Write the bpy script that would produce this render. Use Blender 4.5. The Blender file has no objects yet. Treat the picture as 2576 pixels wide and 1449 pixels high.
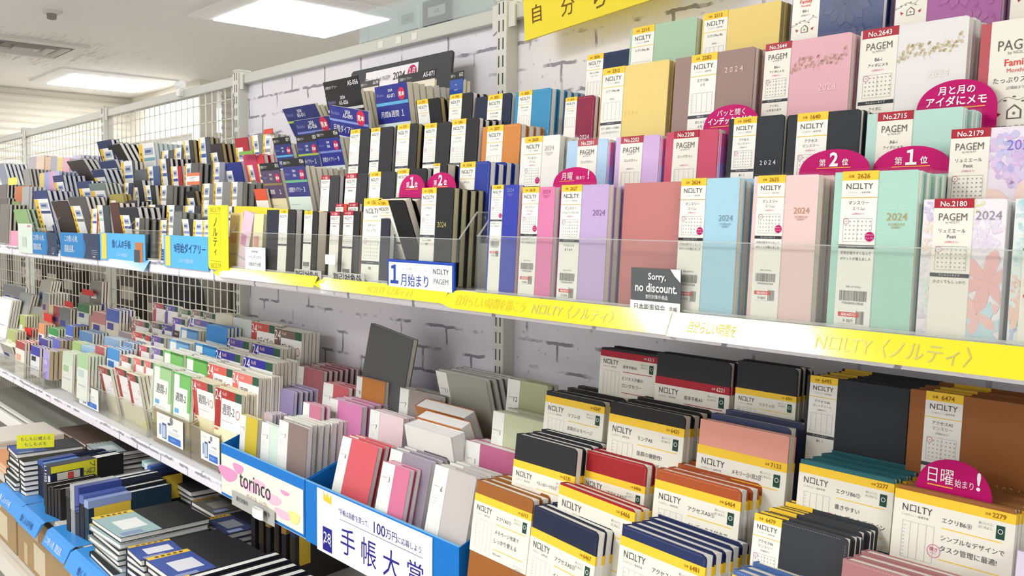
import bpy, math, random
from mathutils import Vector, Matrix, Euler
random.seed(7)
S = bpy.context.scene
COL = S.collection
W_PX, H_PX = 2576.0, 1449.0

# ------------------------------------------------------------------ camera
F_PX, YAW, PITCH, ROLL = 2323.7, .721, .0692, .0114
CAM = Vector((0, -1.40, 1.50))
fwd = Vector((-math.cos(YAW)*math.cos(PITCH), math.sin(YAW)*math.cos(PITCH), -math.sin(PITCH)))
r0 = fwd.cross(Vector((0, 0, 1))).normalized()
u0 = r0.cross(fwd)
rgt = r0*math.cos(ROLL) + u0*math.sin(ROLL)
upv = -r0*math.sin(ROLL) + u0*math.cos(ROLL)
cd = bpy.data.cameras.new('camera')
cd.sensor_width = 36.0
cd.lens = F_PX/W_PX*36.0
cd.clip_start = .02
cam = bpy.data.objects.new('camera', cd)
COL.objects.link(cam)
cam.matrix_world = Matrix(((rgt.x, upv.x, -fwd.x, CAM.x), (rgt.y, upv.y, -fwd.y, CAM.y), (rgt.z, upv.z, -fwd.z, CAM.z), (0, 0, 0, 1)))
S.camera = cam

def ray(px, py): return fwd + rgt*((px-W_PX/2)/F_PX) + upv*((H_PX/2-py)/F_PX)
def on_y(px, py, Y):
    d = ray(px, py); return CAM + d*((Y-CAM.y)/d.y)
def on_z(px, py, Z):
    d = ray(px, py); return CAM + d*((Z-CAM.z)/d.z)
def on_x(px, py, X):
    d = ray(px, py); return CAM + d*((X-CAM.x)/d.x)

# ------------------------------------------------------------------ light and exposure
S.view_settings.view_transform = 'Standard'
S.view_settings.look = 'None'
S.view_settings.gamma = 1.0
S.view_settings.exposure = 1.16
S.view_settings.use_curve_mapping = False
S.cycles.max_bounces = 8
S.cycles.diffuse_bounces = 4
S.cycles.glossy_bounces = 3
S.cycles.transmission_bounces = 4
S.cycles.transparent_max_bounces = 24
S.cycles.caustics_reflective = False
S.cycles.caustics_refractive = False
WORLD_STRENGTH = .58
PANEL_STRENGTH = 14.5
wd = bpy.data.worlds.new('store_ambient'); S.world = wd
wd.use_nodes = True
wd.node_tree.nodes['Background'].inputs[0].default_value = (1.0, .985, .965, 1)
wd.node_tree.nodes['Background'].inputs[1].default_value = WORLD_STRENGTH

# ------------------------------------------------------------------ materials
def lin(c):
    c /= 255.0
    return c/12.92 if c <= .04045 else ((c+.055)/1.055)**2.4
ALB = .86
def rgb(hexs, k=ALB):
    h = hexs.lstrip('#')
    return tuple(lin(int(h[i:i+2], 16))*k for i in (0, 2, 4)) + (1,)
MATS = {}
def M(hexs, rough=.5, metal=0.0, bump=None, spec=.22):
    key = (hexs, rough, metal, bump, spec)
    if key in MATS: return MATS[key]
    m = bpy.data.materials.new('paint_'+hexs.lstrip('#')+('_'+bump if bump else '')); m.use_nodes = True
    nt = m.node_tree; b = nt.nodes['Principled BSDF']
    b.inputs['Base Color'].default_value = rgb(hexs)
    b.inputs['Roughness'].default_value = rough
    b.inputs['Metallic'].default_value = metal
    b.inputs['Specular IOR Level'].default_value = spec
    if bump:
        tc = nt.nodes.new('ShaderNodeTexCoord'); bp = nt.nodes.new('ShaderNodeBump')
        if bump == 'leather':
            tx = nt.nodes.new('ShaderNodeTexVoronoi'); tx.inputs['Scale'].default_value = 900
            out = tx.outputs['Distance']; bp.inputs['Strength'].default_value = .25; bp.inputs['Distance'].default_value = .0004
        elif bump == 'linen':
            tx = nt.nodes.new('ShaderNodeTexWave'); tx.bands_direction = 'Z'; tx.inputs['Scale'].default_value = 260
            tx.inputs['Distortion'].default_value = 1.0
            out = tx.outputs['Fac']; bp.inputs['Strength'].default_value = .25; bp.inputs['Distance'].default_value = .0003
        elif bump == 'metal':
            tx = nt.nodes.new('ShaderNodeTexNoise'); tx.inputs['Scale'].default_value = 60
            out = tx.outputs['Fac']; bp.inputs['Strength'].default_value = .08; bp.inputs['Distance'].default_value = .001
        else:
            tx = nt.nodes.new('ShaderNodeTexNoise'); tx.inputs['Scale'].default_value = 12
            out = tx.outputs['Fac']; bp.inputs['Strength'].default_value = .3; bp.inputs['Distance'].default_value = .004
        nt.links.new(tc.outputs['Object'], tx.inputs['Vector'])
        nt.links.new(out, bp.inputs['Height']); nt.links.new(bp.outputs[0], b.inputs['Normal'])
    MATS[key] = m
    return m
def nodes_mat(name):
    m = bpy.data.materials.new(name); m.use_nodes = True
    return m, m.node_tree, m.node_tree.nodes['Principled BSDF']
def mk(nt, typ, **kw):
    n = nt.nodes.new(typ)
    for k, v in kw.items():
        if hasattr(n, k): setattr(n, k, v)
        else: n.inputs[k].default_value = v
    return n
def emit_mat(name, col, s):
    m = bpy.data.materials.new(name); m.use_nodes = True; nt = m.node_tree
    nt.nodes.remove(nt.nodes['Principled BSDF'])
    e = nt.nodes.new('ShaderNodeEmission'); e.inputs[0].default_value = col; e.inputs[1].default_value = s
    nt.links.new(e.outputs[0], nt.nodes['Material Output'].inputs[0]); return m
def clear_mat(name, tint, fres, rough=.05, haze=0.0):
    m = bpy.data.materials.new(name); m.use_nodes = True; nt = m.node_tree
    nt.nodes.remove(nt.nodes['Principled BSDF'])
    t = mk(nt, 'ShaderNodeBsdfTransparent'); t.inputs[0].default_value = tint
    g = mk(nt, 'ShaderNodeBsdfGlossy'); g.inputs['Roughness'].default_value = rough; g.inputs[0].default_value = (1, 1, 1, 1)
    lf = mk(nt, 'ShaderNodeLayerWeight'); lf.inputs[0].default_value = .5
    pw = mk(nt, 'ShaderNodeMath', operation='POWER'); pw.inputs[1].default_value = 5.0
    lw = mk(nt, 'ShaderNodeMath', operation='MULTIPLY_ADD'); lw.inputs[1].default_value = .6 if fres > 1.2 else .25; lw.inputs[2].default_value = (fres-1)*.12 if fres > 1.2 else .004
    nt.links.new(lf.outputs['Facing'], pw.inputs[0]); nt.links.new(pw.outputs[0], lw.inputs[0])
    mx = mk(nt, 'ShaderNodeMixShader')
    nt.links.new(lw.outputs[0], mx.inputs[0]); nt.links.new(t.outputs[0], mx.inputs[1]); nt.links.new(g.outputs[0], mx.inputs[2])
    last = mx
    if haze:
        d = mk(nt, 'ShaderNodeBsdfDiffuse'); d.inputs[0].default_value = (.85, .86, .84, 1)
        m2 = mk(nt, 'ShaderNodeMixShader'); m2.inputs[0].default_value = haze
        nt.links.new(mx.outputs[0], m2.inputs[1]); nt.links.new(d.outputs[0], m2.inputs[2]); last = m2
    nt.links.new(last.outputs[0], nt.nodes['Material Output'].inputs[0]); return m
ACRYL = clear_mat('clear_acrylic', (.95, .955, .94, 1), 1.30, .03)
ACRYL_EDGE = clear_mat('acrylic_edge', (.80, .83, .80, 1), 1.45, .05, .25)
SLEEVE = clear_mat('clear_vinyl', (.99, .99, .99, 1), 1.10, .10, .0)
SMOKE = clear_mat('yellowed_acrylic', (.80, .72, .52, 1), 1.35, .05, .10)
BLUISH = clear_mat('bluish_acrylic', (.88, .92, .93, 1), 1.4, .05, .16)

def pages_mat(name, h1, h2, metal=0.0, rough=.7):
    m, nt, b = nodes_mat(name)
    tc = mk(nt, 'ShaderNodeTexCoord'); mp = mk(nt, 'ShaderNodeMapping'); mp.inputs['Scale'].default_value = (3, 1800, 3)
    nz = mk(nt, 'ShaderNodeTexNoise'); nz.inputs['Scale'].default_value = 1.0; nz.inputs['Detail'].default_value = 1
    rp = mk(nt, 'ShaderNodeValToRGB'); rp.color_ramp.elements[0].color = rgb(h2); rp.color_ramp.elements[1].color = rgb(h1)
    rp.color_ramp.elements[0].position = .3; rp.color_ramp.elements[1].position = .55
    nt.links.new(tc.outputs['Object'], mp.inputs[0]); nt.links.new(mp.outputs[0], nz.inputs[0])
    nt.links.new(nz.outputs[0], rp.inputs[0]); nt.links.new(rp.outputs[0], b.inputs['Base Color'])
    b.inputs['Roughness'].default_value = rough; b.inputs['Metallic'].default_value = metal
    return m
PG = {'w': pages_mat('white_pages', 'fdfdfa', 'ecebe6'), 'c': pages_mat('cream_pages', 'fbf6e6', 'ebe2c8'),
      'g': pages_mat('gilt_page_edges', 'd6cfa6', 'a79f78', .35, .4), 'k': pages_mat('tan_page_edges', 'd9c58e', 'a58f5e', .2, .5),
      's': pages_mat('grey_page_edges', 'b4b4ae', '85857f')}
def rainbow():
    m, nt, b = nodes_mat('rainbow_index_edges')
    tc = mk(nt, 'ShaderNodeTexCoord'); sp = mk(nt, 'ShaderNodeSeparateXYZ'); mr = mk(nt, 'ShaderNodeMapRange')
    mr.inputs[1].default_value = 0; mr.inputs[2].default_value = .15
    rp = mk(nt, 'ShaderNodeValToRGB'); rp.color_ramp.interpolation = 'CONSTANT'
    cols = ['8fd3c0', '74c7d8', '5fb4e0', '6b9ae0', 'a58ad6', 'c76bb8', 'd85f9e']
    e = rp.color_ramp.elements; e[0].color = rgb(cols[0]); e[1].color = rgb(cols[-1]); e[1].position = 6/7
    for i in range(1, 6):
        q = e.new(i/7); q.color = rgb(cols[i])
    nt.links.new(tc.outputs['Object'], sp.inputs[0]); nt.links.new(sp.outputs[2], mr.inputs[0]); nt.links.new(mr.outputs[0], rp.inputs[0])
    nt.links.new(rp.outputs[0], b.inputs['Base Color']); return m
PG['r'] = rainbow()

def brick_mat():
    m, nt, b = nodes_mat('white_brick_wallpaper')
    tc = mk(nt, 'ShaderNodeTexCoord'); sp = mk(nt, 'ShaderNodeSeparateXYZ'); cb = mk(nt, 'ShaderNodeCombineXYZ')
    nz = mk(nt, 'ShaderNodeTexNoise'); nz.inputs['Scale'].default_value = 34; nz.inputs['Detail'].default_value = 4
    mixv = mk(nt, 'ShaderNodeVectorMath', operation='MULTIPLY_ADD'); mixv.inputs[1].default_value = (.013, .013, .013)
    nt.links.new(tc.outputs['Object'], sp.inputs[0])
    ad = mk(nt, 'ShaderNodeMath', operation='ADD'); nt.links.new(sp.outputs[0], ad.inputs[0]); nt.links.new(sp.outputs[1], ad.inputs[1])
    nt.links.new(ad.outputs[0], cb.inputs[0]); nt.links.new(sp.outputs[2], cb.inputs[1])
    nt.links.new(tc.outputs['Object'], nz.inputs[0]); nt.links.new(nz.outputs['Color'], mixv.inputs[0]); nt.links.new(cb.outputs[0], mixv.inputs[2])
    bt = mk(nt, 'ShaderNodeTexBrick'); bt.inputs['Scale'].default_value = 1.0
    bt.inputs['Brick Width'].default_value = .205; bt.inputs['Row Height'].default_value = .062
    bt.inputs['Mortar Size'].default_value = .0042; bt.inputs['Mortar Smooth'].default_value = .15
    bt.inputs['Color1'].default_value = rgb('f4f1f8'); bt.inputs['Color2'].default_value = rgb('f0edf4'); bt.inputs['Mortar'].default_value = rgb('98959f')
    nt.links.new(mixv.outputs[0], bt.inputs['Vector'])
    n2 = mk(nt, 'ShaderNodeTexNoise'); n2.inputs['Scale'].default_value = 13; n2.inputs['Detail'].default_value = 3
    nt.links.new(tc.outputs['Object'], n2.inputs[0])
    cr = mk(nt, 'ShaderNodeValToRGB'); cr.color_ramp.elements[0].position = .44; cr.color_ramp.elements[1].position = .54
    nt.links.new(n2.outputs[0], cr.inputs[0])
    mx = mk(nt, 'ShaderNodeMixRGB'); mx.inputs[1].default_value = rgb('f2eff6')
    nt.links.new(cr.outputs[0], mx.inputs[0]); nt.links.new(bt.outputs[0], mx.inputs[2])
    n3 = mk(nt, 'ShaderNodeTexNoise'); n3.inputs['Scale'].default_value = 55; n3.inputs['Detail'].default_value = 5
    nt.links.new(tc.outputs['Object'], n3.inputs[0])
    c3 = mk(nt, 'ShaderNodeValToRGB'); c3.color_ramp.elements[0].position = .66; c3.color_ramp.elements[1].position = .72
    nt.links.new(n3.outputs[0], c3.inputs[0])
    m3 = mk(nt, 'ShaderNodeMixRGB'); m3.inputs[2].default_value = rgb('c3c0ca')
    nt.links.new(c3.outputs[0], m3.inputs[0]); nt.links.new(mx.outputs[0], m3.inputs[1]); nt.links.new(m3.outputs[0], b.inputs['Base Color'])
    b.inputs['Roughness'].default_value = .6
    return m
BRICK = brick_mat()
def ceiling_mat():
    m, nt, b = nodes_mat('painted_ceiling')
    tc = mk(nt, 'ShaderNodeTexCoord'); sp = mk(nt, 'ShaderNodeSeparateXYZ'); nt.links.new(tc.outputs['Object'], sp.inputs[0])
    # dust streaks round the air vent: rows of dark specks, thick near the vent
    mp = mk(nt, 'ShaderNodeMapping'); mp.inputs['Scale'].default_value = (3, 36, 1)
    nz = mk(nt, 'ShaderNodeTexNoise'); nz.inputs['Scale'].default_value = 1.6; nz.inputs['Detail'].default_value = 6; nz.inputs['Roughness'].default_value = .7
    nt.links.new(tc.outputs['Object'], mp.inputs[0]); nt.links.new(mp.outputs[0], nz.inputs[0])
    ds = mk(nt, 'ShaderNodeVectorMath', operation='DISTANCE'); ds.inputs[1].default_value = (-7.0, .35, 2.65)
    nt.links.new(tc.outputs['Object'], ds.inputs[0])
    mr = mk(nt, 'ShaderNodeMapRange'); mr.inputs[1].default_value = .35; mr.inputs[2].default_value = 1.2; mr.inputs[3].default_value = .12; mr.inputs[4].default_value = -.14
    nt.links.new(ds.outputs['Value'], mr.inputs[0])
    ad = mk(nt, 'ShaderNodeMath', operation='ADD'); nt.links.new(nz.outputs[0], ad.inputs[0]); nt.links.new(mr.outputs[0], ad.inputs[1])
    rp = mk(nt, 'ShaderNodeValToRGB'); rp.color_ramp.elements[0].position = .56; rp.color_ramp.elements[1].position = .72
    rp.color_ramp.elements[0].color = rgb('f3f0ec'); rp.color_ramp.elements[1].color = rgb('cdc5bc')
    nt.links.new(ad.outputs[0], rp.inputs[0]); nt.links.new(rp.outputs[0], b.inputs['Base Color'])
    b.inputs['Roughness'].default_value = .8
    return m

# ------------------------------------------------------------------ mesh builder
TXT = {}
_cu = bpy.data.curves.new('scratch_text', 'FONT'); _cu.resolution_u = 2
_ob = bpy.data.objects.new('scratch_text', _cu)
def text_geo(s, bold=0.0):
    k = (s, bold)
    if k not in TXT:
        _cu.body = s; _cu.offset = bold
        me = bpy.data.meshes.new_from_object(_ob)
        vs = [(v.co.x, v.co.y) for v in me.vertices]; fs = [tuple(p.vertices) for p in me.polygons]
        bpy.data.meshes.remove(me)
        if vs:
            x0 = min(v[0] for v in vs); x1 = max(v[0] for v in vs); y0 = min(v[1] for v in vs); y1 = max(v[1] for v in vs)
        else: x0 = x1 = y0 = y1 = 0
        TXT[k] = (vs, fs, x0, x1, y0, y1)
    return TXT[k]
class MB:
    def __init__(s): s.v = []; s.f = []; s.mi = []; s.mats = []
    def m(s, mat):
        if mat not in s.mats: s.mats.append(mat)
        return s.mats.index(mat)
    def face(s, idx, mat): s.f.append(tuple(idx)); s.mi.append(s.m(mat))
    def poly(s, pts, mat):
        b = len(s.v); s.v += [tuple(p) for p in pts]; s.face(range(b, b+len(pts)), mat)
    def box(s, x0, x1, y0, y1, z0, z1, mat):
        b = len(s.v)
        s.v += [(x, y, z) for z in (z0, z1) for y in (y0, y1) for x in (x0, x1)]
        for q in ((0, 1, 5, 4), (1, 3, 7, 5), (3, 2, 6, 7), (2, 0, 4, 6), (4, 5, 7, 6), (1, 0, 2, 3)): s.face([b+i for i in q], mat)
    def stack(s, rings, mats, caps=True):
        """Rings of equal length joined one after another; mats: one material per gap."""
        n = len(rings[0]); b = len(s.v)
        for r in rings: s.v += [tuple(p) for p in r]
        for k in range(len(rings)-1):
            mt = mats[k] if isinstance(mats, (list, tuple)) else mats
            for i in range(n):
                j = (i+1) % n
                s.face((b+k*n+i, b+k*n+j, b+(k+1)*n+j, b+(k+1)*n+i), mt)
        if caps:
            m0 = mats[0] if isinstance(mats, (list, tuple)) else mats; m1 = mats[-1] if isinstance(mats, (list, tuple)) else mats
            s.face([b+i for i in range(n)][::-1], m0); s.face([b+(len(rings)-1)*n+i for i in range(n)], m1)
    def bar(s, x0, x1, y0, y1, zs, mats):
        s.stack([[(x0, y0, z), (x1, y0, z), (x1, y1, z), (x0, y1, z)] for z in zs], mats)
    def cprof(s, w, t, tc, zs, mats, r=0.0, e=0.0, h=None):
        """A folded cover: front, spine (at x=0) and back; corner radius r at the free edges; e grows it outwards."""
        rings = []
        for z in zs:
            d = 0.0
            if r:
                dz = min(z-zs[0], zs[-1]-z)
                if dz < r: d = r-math.sqrt(max(0, r*r-(r-dz)**2))
            X = w+e-d
            rings.append([(-e, -e, z), (X, -e, z), (X, tc, z), (tc, tc, z), (tc, t-tc, z), (X, t-tc, z), (X, t+e, z), (-e, t+e, z)])
        s.stack(rings, mats)
    def ext(s, pts, y0, y1, mat, side=None):
        """Outline in x,z pushed from y0 to y1."""
        s.stack([[(p[0], y0, p[1]) for p in pts], [(p[0], y1, p[1]) for p in pts]], side or mat)
        if side:
            n = len(pts); s.mi[-2] = s.m(mat)
    def text(s, str_, x, z, size, mat, y=-.0013, align='c', maxw=None, bold=0.0, rot=0.0, flip=False):
        if bold and any(c in '曜開第象割引対能率協会質産働始' for c in str_): bold = 0.0
        """size: height of the glyph row; x,z: anchor (vertical centre)."""
        vs, fs, x0, x1, y0, y1 = text_geo(str_, bold)
        if not vs or y1 <= y0: return
        k = size/max(.62, y1-min(y0, 0)) ; kx = k
        wd = (x1-x0)*kx
        if maxw and wd > maxw: kx *= maxw/wd; wd = maxw
        ox = {'l': 0, 'c': -wd/2, 'r': -wd}[align]
        c, sn = math.cos(rot), math.sin(rot); b = len(s.v)
        ym = (y1+y0)/2
        for vx, vy in vs:
            a = (vx-x0)*kx+ox; d = (vy-ym)*k
            s.v.append((x+a*c-d*sn, y, z+a*sn+d*c))
        for q in fs: s.face([b+i for i in q], mat)
    def rect(s, x0, x1, z0, z1, mat, y=-.0012): s.poly([(x0, y, z0), (x1, y, z0), (x1, y, z1), (x0, y, z1)], mat)
    def frame(s, x0, x1, z0, z1, lw, mat, y=-.0012):
        s.rect(x0, x1, z0, z0+lw, mat, y); s.rect(x0, x1, z1-lw, z1, mat, y); s.rect(x0, x0+lw, z0, z1, mat, y); s.rect(x1-lw, x1, z0, z1, mat, y)
    def disc(s, x, z, r, mat, y=-.0012, n=20, rz=None): s.poly([(x+r*math.cos(6.2832*i/n), y, z+(rz or r)*math.sin(6.2832*i/n)) for i in range(n)], mat)
    def ring(s, x, z, r, lw, mat, y=-.0012, n=20):
        for i in range(n):
            a, b = 6.2832*i/n, 6.2832*(i+1)/n
            s.poly([(x+q*math.cos(t), y, z+q*math.sin(t)) for q, t in ((r, a), (r, b), (r-lw, b), (r-lw, a))], mat)
    def barcode(s, x0, x1, z0, z1, mat, y=-.0012, n=26):
        x = x0; rr = random.Random(int(x0*1e5) % 997+n)
        step = (x1-x0)/n
        while x < x1-step*.5:
            wd = step*rr.choice((.25, .4, .65)); s.rect(x, x+wd, z0, z1, mat, y); x += wd+step*rr.choice((.3, .5))
    def cyl(s, p, q, r, mat, n=10):
        p = Vector(p); q = Vector(q); d = (q-p).normalized(); a = d.orthogonal().normalized(); b = d.cross(a)
        s.stack([[c+(a*math.cos(6.2832*i/n)+b*math.sin(6.2832*i/n))*r for i in range(n)] for c in (p, q)], mat)
    def build(s, name, parent=None):
        if not s.f: return None
        me = bpy.data.meshes.new(name)
        me.from_pydata(s.v, [], s.f)
        for mt in s.mats: me.materials.append(mt)
        me.polygons.foreach_set('material_index', s.mi)
        me.update()
        o = bpy.data.objects.new(name, me); COL.objects.link(o)
        if parent: o.parent = parent
        return o
def empty(name, loc=(0, 0, 0), rot=None):
    o = bpy.data.objects.new(name, None); COL.objects.link(o); o.empty_display_size = .02
    o.location = loc
    if rot is not None: o.rotation_euler = rot
    return o
def tag(o, label, cat, group=None):
    o['label'] = label; o['category'] = cat
    if group: o['group'] = group
    return o
def struct(o): o['kind'] = 'structure'; return o
def bevel(o, w=.002, seg=2):
    b = o.modifiers.new('soft_edges', 'BEVEL'); b.width = w; b.segments = seg; b.limit_method = 'ANGLE'; b.angle_limit = .7
    return o
ORD = 'first second third fourth fifth sixth seventh eighth ninth tenth eleventh twelfth thirteenth fourteenth fifteenth sixteenth seventeenth eighteenth nineteenth twentieth'.split()
INK = M('4a4a4c', .6); GREY = M('8b8b8b', .6); LGREY = M('c4c4c8', .6); BROWN = M('9a6a00', .6); PINK = M('e0709a', .6)
WHITE = M('fdfdfa', .5); CREAM = M('f7f4e8', .5); YEL = M('ffd23c', .45); RED = M('b31f33', .45); DKBAR = M('4b4d55', .5)
MAG = M('c4006c', .5, 0, None, .15); BLACK = M('1d1d20', .45); GREEN = M('1f4a3a', .5); TAGRED = M('e04a3c', .5); GOLD = M('b59a5a', .35, .6)
# ------------------------------------------------------------------ room shell
CEIL = 2.65
XF, XR = -9.07, 2.6          # far wall, right end
b = MB(); b.box(-9.2, 3.2, -5.2, 6.0, -.06, 0, M('b5b2ac', .5)); struct(b.build('floor'))
b = MB(); b.box(-9.2, 3.2, -5.2, 6.0, CEIL, CEIL+.06, ceiling_mat()); struct(b.build('ceiling'))
SHUT = M('d2cec2', .6)
def ribbed(axis, pos, a0, a1, z0, z1, step=.065, dep=.018, out=1):
    """A wall face of soft horizontal ribs, one mesh."""
    mb = MB(); prof = []
    n = int((z1-z0)/step)
    for i in range(n+1):
        z = z0+i*step
        for q, d in ((0, 0), (.25, .7), (.5, 1), (.75, .7)):
            zz = z+q*step
            if zz <= z1: prof.append((d*dep*out, zz))
    prof.append((0, z1))
    for i in range(len(prof)-1):
        (d0, za), (d1, zb) = prof[i], prof[i+1]
        if axis == 'x': mb.poly([(pos+d0, a0, za), (pos+d0, a1, za), (pos+d1, a1, zb), (pos+d1, a0, zb)], SHUT)
        else: mb.poly([(a0, pos+d0, za), (a1, pos+d0, za), (a1, pos+d1, zb), (a0, pos+d1, zb)], SHUT)
    return mb
struct(ribbed('x', XF, -5.2, 1.72, 0, CEIL).build('wall_far'))
b = MB(); b.box(XF-.1, -7.45, 1.72, 1.86, CEIL-.42, CEIL, M('e2ddd0', .7)); struct(b.build('trim_1'))
b = MB(); b.box(XF-.1, -7.62, 1.80, 1.9, 0, CEIL-.42, M('ffffff', .6)); struct(b.build('wall_back'))
b = MB(); b.box(-7.62, -7.45, 1.72, 1.9, 0, CEIL-.42, M('d9d4c6', .6)); struct(b.build('pillar'))
struct(ribbed('x', -7.45, 1.9, 6.0, 0, CEIL).build('wall_side'))
# ceiling lights: recessed square panels, two of them in the picture
LAMP = emit_mat('lit_diffuser', (1, .99, .97, 1), PANEL_STRENGTH)
def ceiling_light(x, y, label, s=.70):
    t = empty('ceiling_light', (x, y, CEIL))
    f = MB(); w = .11; wm = M('f4f3f2', .5)
    o, i = s/2+w, s/2
    f.stack([[(-o, -o, 0), (o, -o, 0), (o, o, 0), (-o, o, 0)], [(-o, -o, -.012), (o, -o, -.012), (o, o, -.012), (-o, o, -.012)],
             [(-i, -i, -.030), (i, -i, -.030), (i, i, -.030), (-i, i, -.030)]], wm, caps=False)
    f.build('frame', t)
    d = MB(); d.box(-i, i, -i, i, -.034, -.024, LAMP); d.build('diffuser', t)
    tag(t, label, 'ceiling light', 'square ceiling lights')
    return t
ceiling_light(-4.71, 1.155, 'large lit square ceiling panel nearest the shelf partition')
ceiling_light(-8.06, 1.17, 'lit square ceiling panel farther away, in front of the ribbed far wall')
for x, y in ((-1.4, 1.15), (1.9, 1.15), (-8.9, -2.1), (-5.45, -2.1), (-1.98, -2.1), (1.5, -2.1), (-4.71, -4.4), (-1.4, -4.4)):
    ceiling_light(x, y, 'lit square ceiling panel over the aisle outside the view')
# ceiling air vent and detector
t = empty('air_vent', (-6.85, .27, CEIL)); wm = M('dcd8d2', .5)
f = MB(); o, i = .32, .25
f.stack([[(-o, -o, 0), (o, -o, 0), (o, o, 0), (-o, o, 0)], [(-o, -o, -.02), (o, -o, -.02), (o, o, -.02), (-o, o, -.02)], [(-i, -i, -.025), (i, -i, -.025), (i, i, -.025), (-i, i, -.025)], [(-i, -i, 0), (i, -i, 0), (i, i, 0), (-i, i, 0)]], wm, caps=False)
f.build('frame', t)
f = MB(); f.box(-i, i, -i, i, -.004, -.001, M('9c9890', .6)); f.build('backing', t)
for k in range(3):
    q = .06+.075*k
    f = MB()
    f.stack([[(-q, -q, -.003), (q, -q, -.003), (q, q, -.003), (-q, q, -.003)], [(-q-.02, -q-.02, -.03), (q+.02, -q-.02, -.03), (q+.02, q+.02, -.03), (-q-.02, q+.02, -.03)]], wm, caps=False)
    f.build('louver', t)
tag(t, 'square metal ceiling air vent with dusty streaks around it', 'air vent')
t = empty('ceiling_detector', (-5.61, .11, CEIL))
f = MB(); n = 24
f.stack([[(r*math.cos(6.2832*k/n), r*math.sin(6.2832*k/n), z) for k in range(n)] for r, z in ((.05, 0), (.05, -.012), (.042, -.018))], M('d8d4cd', .5)); f.build('base', t)
f = MB(); f.stack([[(r*math.cos(6.2832*k/n), r*math.sin(6.2832*k/n), z) for k in range(n)] for r, z in ((.026, -.016), (.024, -.045), (.012, -.05))], M('8b857c', .5)); f.build('head', t)
tag(t, 'small round sprinkler head on the white ceiling', 'sprinkler')

# ------------------------------------------------------------------ shelving
POST = [-7.257, -5.857, -4.457, -3.057, -1.657, -.257, 1.143]
STEEL = M('e3e3da', .42, 0, None, .4)
STEEL2 = M('d4d5cc', .42, 0, None, .4)
RAILB, RAILT = 1.967, 2.0
PW = .034
SLOT = M('4c4f45', .7)
POSTN = ['upright of the wire mesh bay farthest away', 'upright beyond the pastel packs at the far end', 'second upright from the far end, before wire mesh', 'upright between wire mesh and brick paper', 'tall slotted upright beside the yellow hanging banner', 'upright hidden behind the right diaries', 'upright at the right end']
for k, X in enumerate(POST):
    t = empty('shelf_upright', (X, 0, 0))
    b = MB(); b.box(0, PW, 0, .045, 0, 2.012, STEEL); bevel(b.build('post', t), .003)
    b = MB(); z = .5
    while z < 1.99:
        b.box(.007, .0105, -.0006, .004, z, z+.026, SLOT); b.box(.0215, .025, -.0006, .004, z, z+.026, SLOT); z += .04
    o = b.build('slots', t); o['kind'] = 'stuff'
    b = MB(); b.box(-.002, PW+.002, -.002, .047, 2.010, 2.016, STEEL2); b.build('cap', t)
    tag(t, 'white steel slotted '+POSTN[k], 'shelf upright', 'shelf uprights')
for k in range(len(POST)-1):
    x0, x1 = POST[k]+PW, POST[k+1]
    t = empty('top_rail', ((x0+x1)/2, .012, RAILB)); L = (x1-x0)/2
    b = MB(); b.box(-L, L, 0, .03, 0, RAILT-RAILB, STEEL2); bevel(b.build('beam', t), .003)
    b = MB()
    for s in (-1, 1):
        xa = s*L; xb = s*(L-.022)
        b.ext([(min(xa, xb), -.03), (max(xa, xb), -.018), (max(xa, xb), .038), (min(xa, xb), .038)] if s > 0 else [(min(xa, xb), -.018), (max(xa, xb), -.03+.012), (max(xa, xb), .038), (min(xa, xb), .038)], -.006, -.0005, STEEL)
        b.build('end_bracket', t); b = MB()
    tag(t, ['steel top rail of the farthest wire bay', 'steel top rail over the far pastel bay', 'steel top rail over the second wire mesh panel, white tape on it', 'steel top rail over the wire mesh beside a beige pillar', 'long steel top rail above the brick papered panel', 'steel top rail behind the yellow banner'][k] if k < 6 else 'steel top rail', 'top rail', 'top rails')
# back panels
for k in (3, 4, 5):
    pass
b = MB(); b.box(POST[3]+PW, POST[4], .036, .05, .0, RAILB+.002, BRICK); tag(b.build('brick_paper_panel'), 'white brick patterned back panel behind the binder refills', 'back panel', 'brick patterned panels')
b = MB(); b.box(POST[4]+PW, POST[5], .036, .05, .0, RAILB+.002, BRICK); tag(b.build('brick_paper_panel'), 'white brick patterned back panel right of the slotted upright', 'back panel', 'brick patterned panels')
b = MB(); b.box(POST[5]+PW, POST[6], .036, .05, .0, RAILB+.002, BRICK); tag(b.build('brick_paper_panel'), 'white brick patterned back panel at the right end', 'back panel', 'brick patterned panels')
WIRE = M('d9d8cc', .4, .2)
MESHN = ['wire mesh back panel in the farthest bay', 'wire mesh back panel behind the far pastel packs', 'wire mesh back panel left of the brick paper, beige wall behind']
for k in (0, 1, 2):
    x0, x1 = POST[k]+PW+.004, POST[k+1]-.004
    t = empty('wire_mesh_panel', (x0, .02, 0))
    b = MB(); L = x1-x0; n = int(L/.056)
    for i in range(n+1):
        x = i*L/n; b.box(x-.0016, x+.0016, 0, .0032, .45, RAILB, WIRE)
    b.build('vertical_wires', t)['kind'] = 'stuff'
    b = MB(); z = .5
    while z < RAILB-.02:
        b.box(0, L, .0032, .0064, z-.0016, z+.0016, WIRE); z += .068
    b.build('horizontal_wires', t)['kind'] = 'stuff'
    tag(t, 'white '+MESHN[k], 'wire mesh', 'wire mesh back panels')
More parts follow.
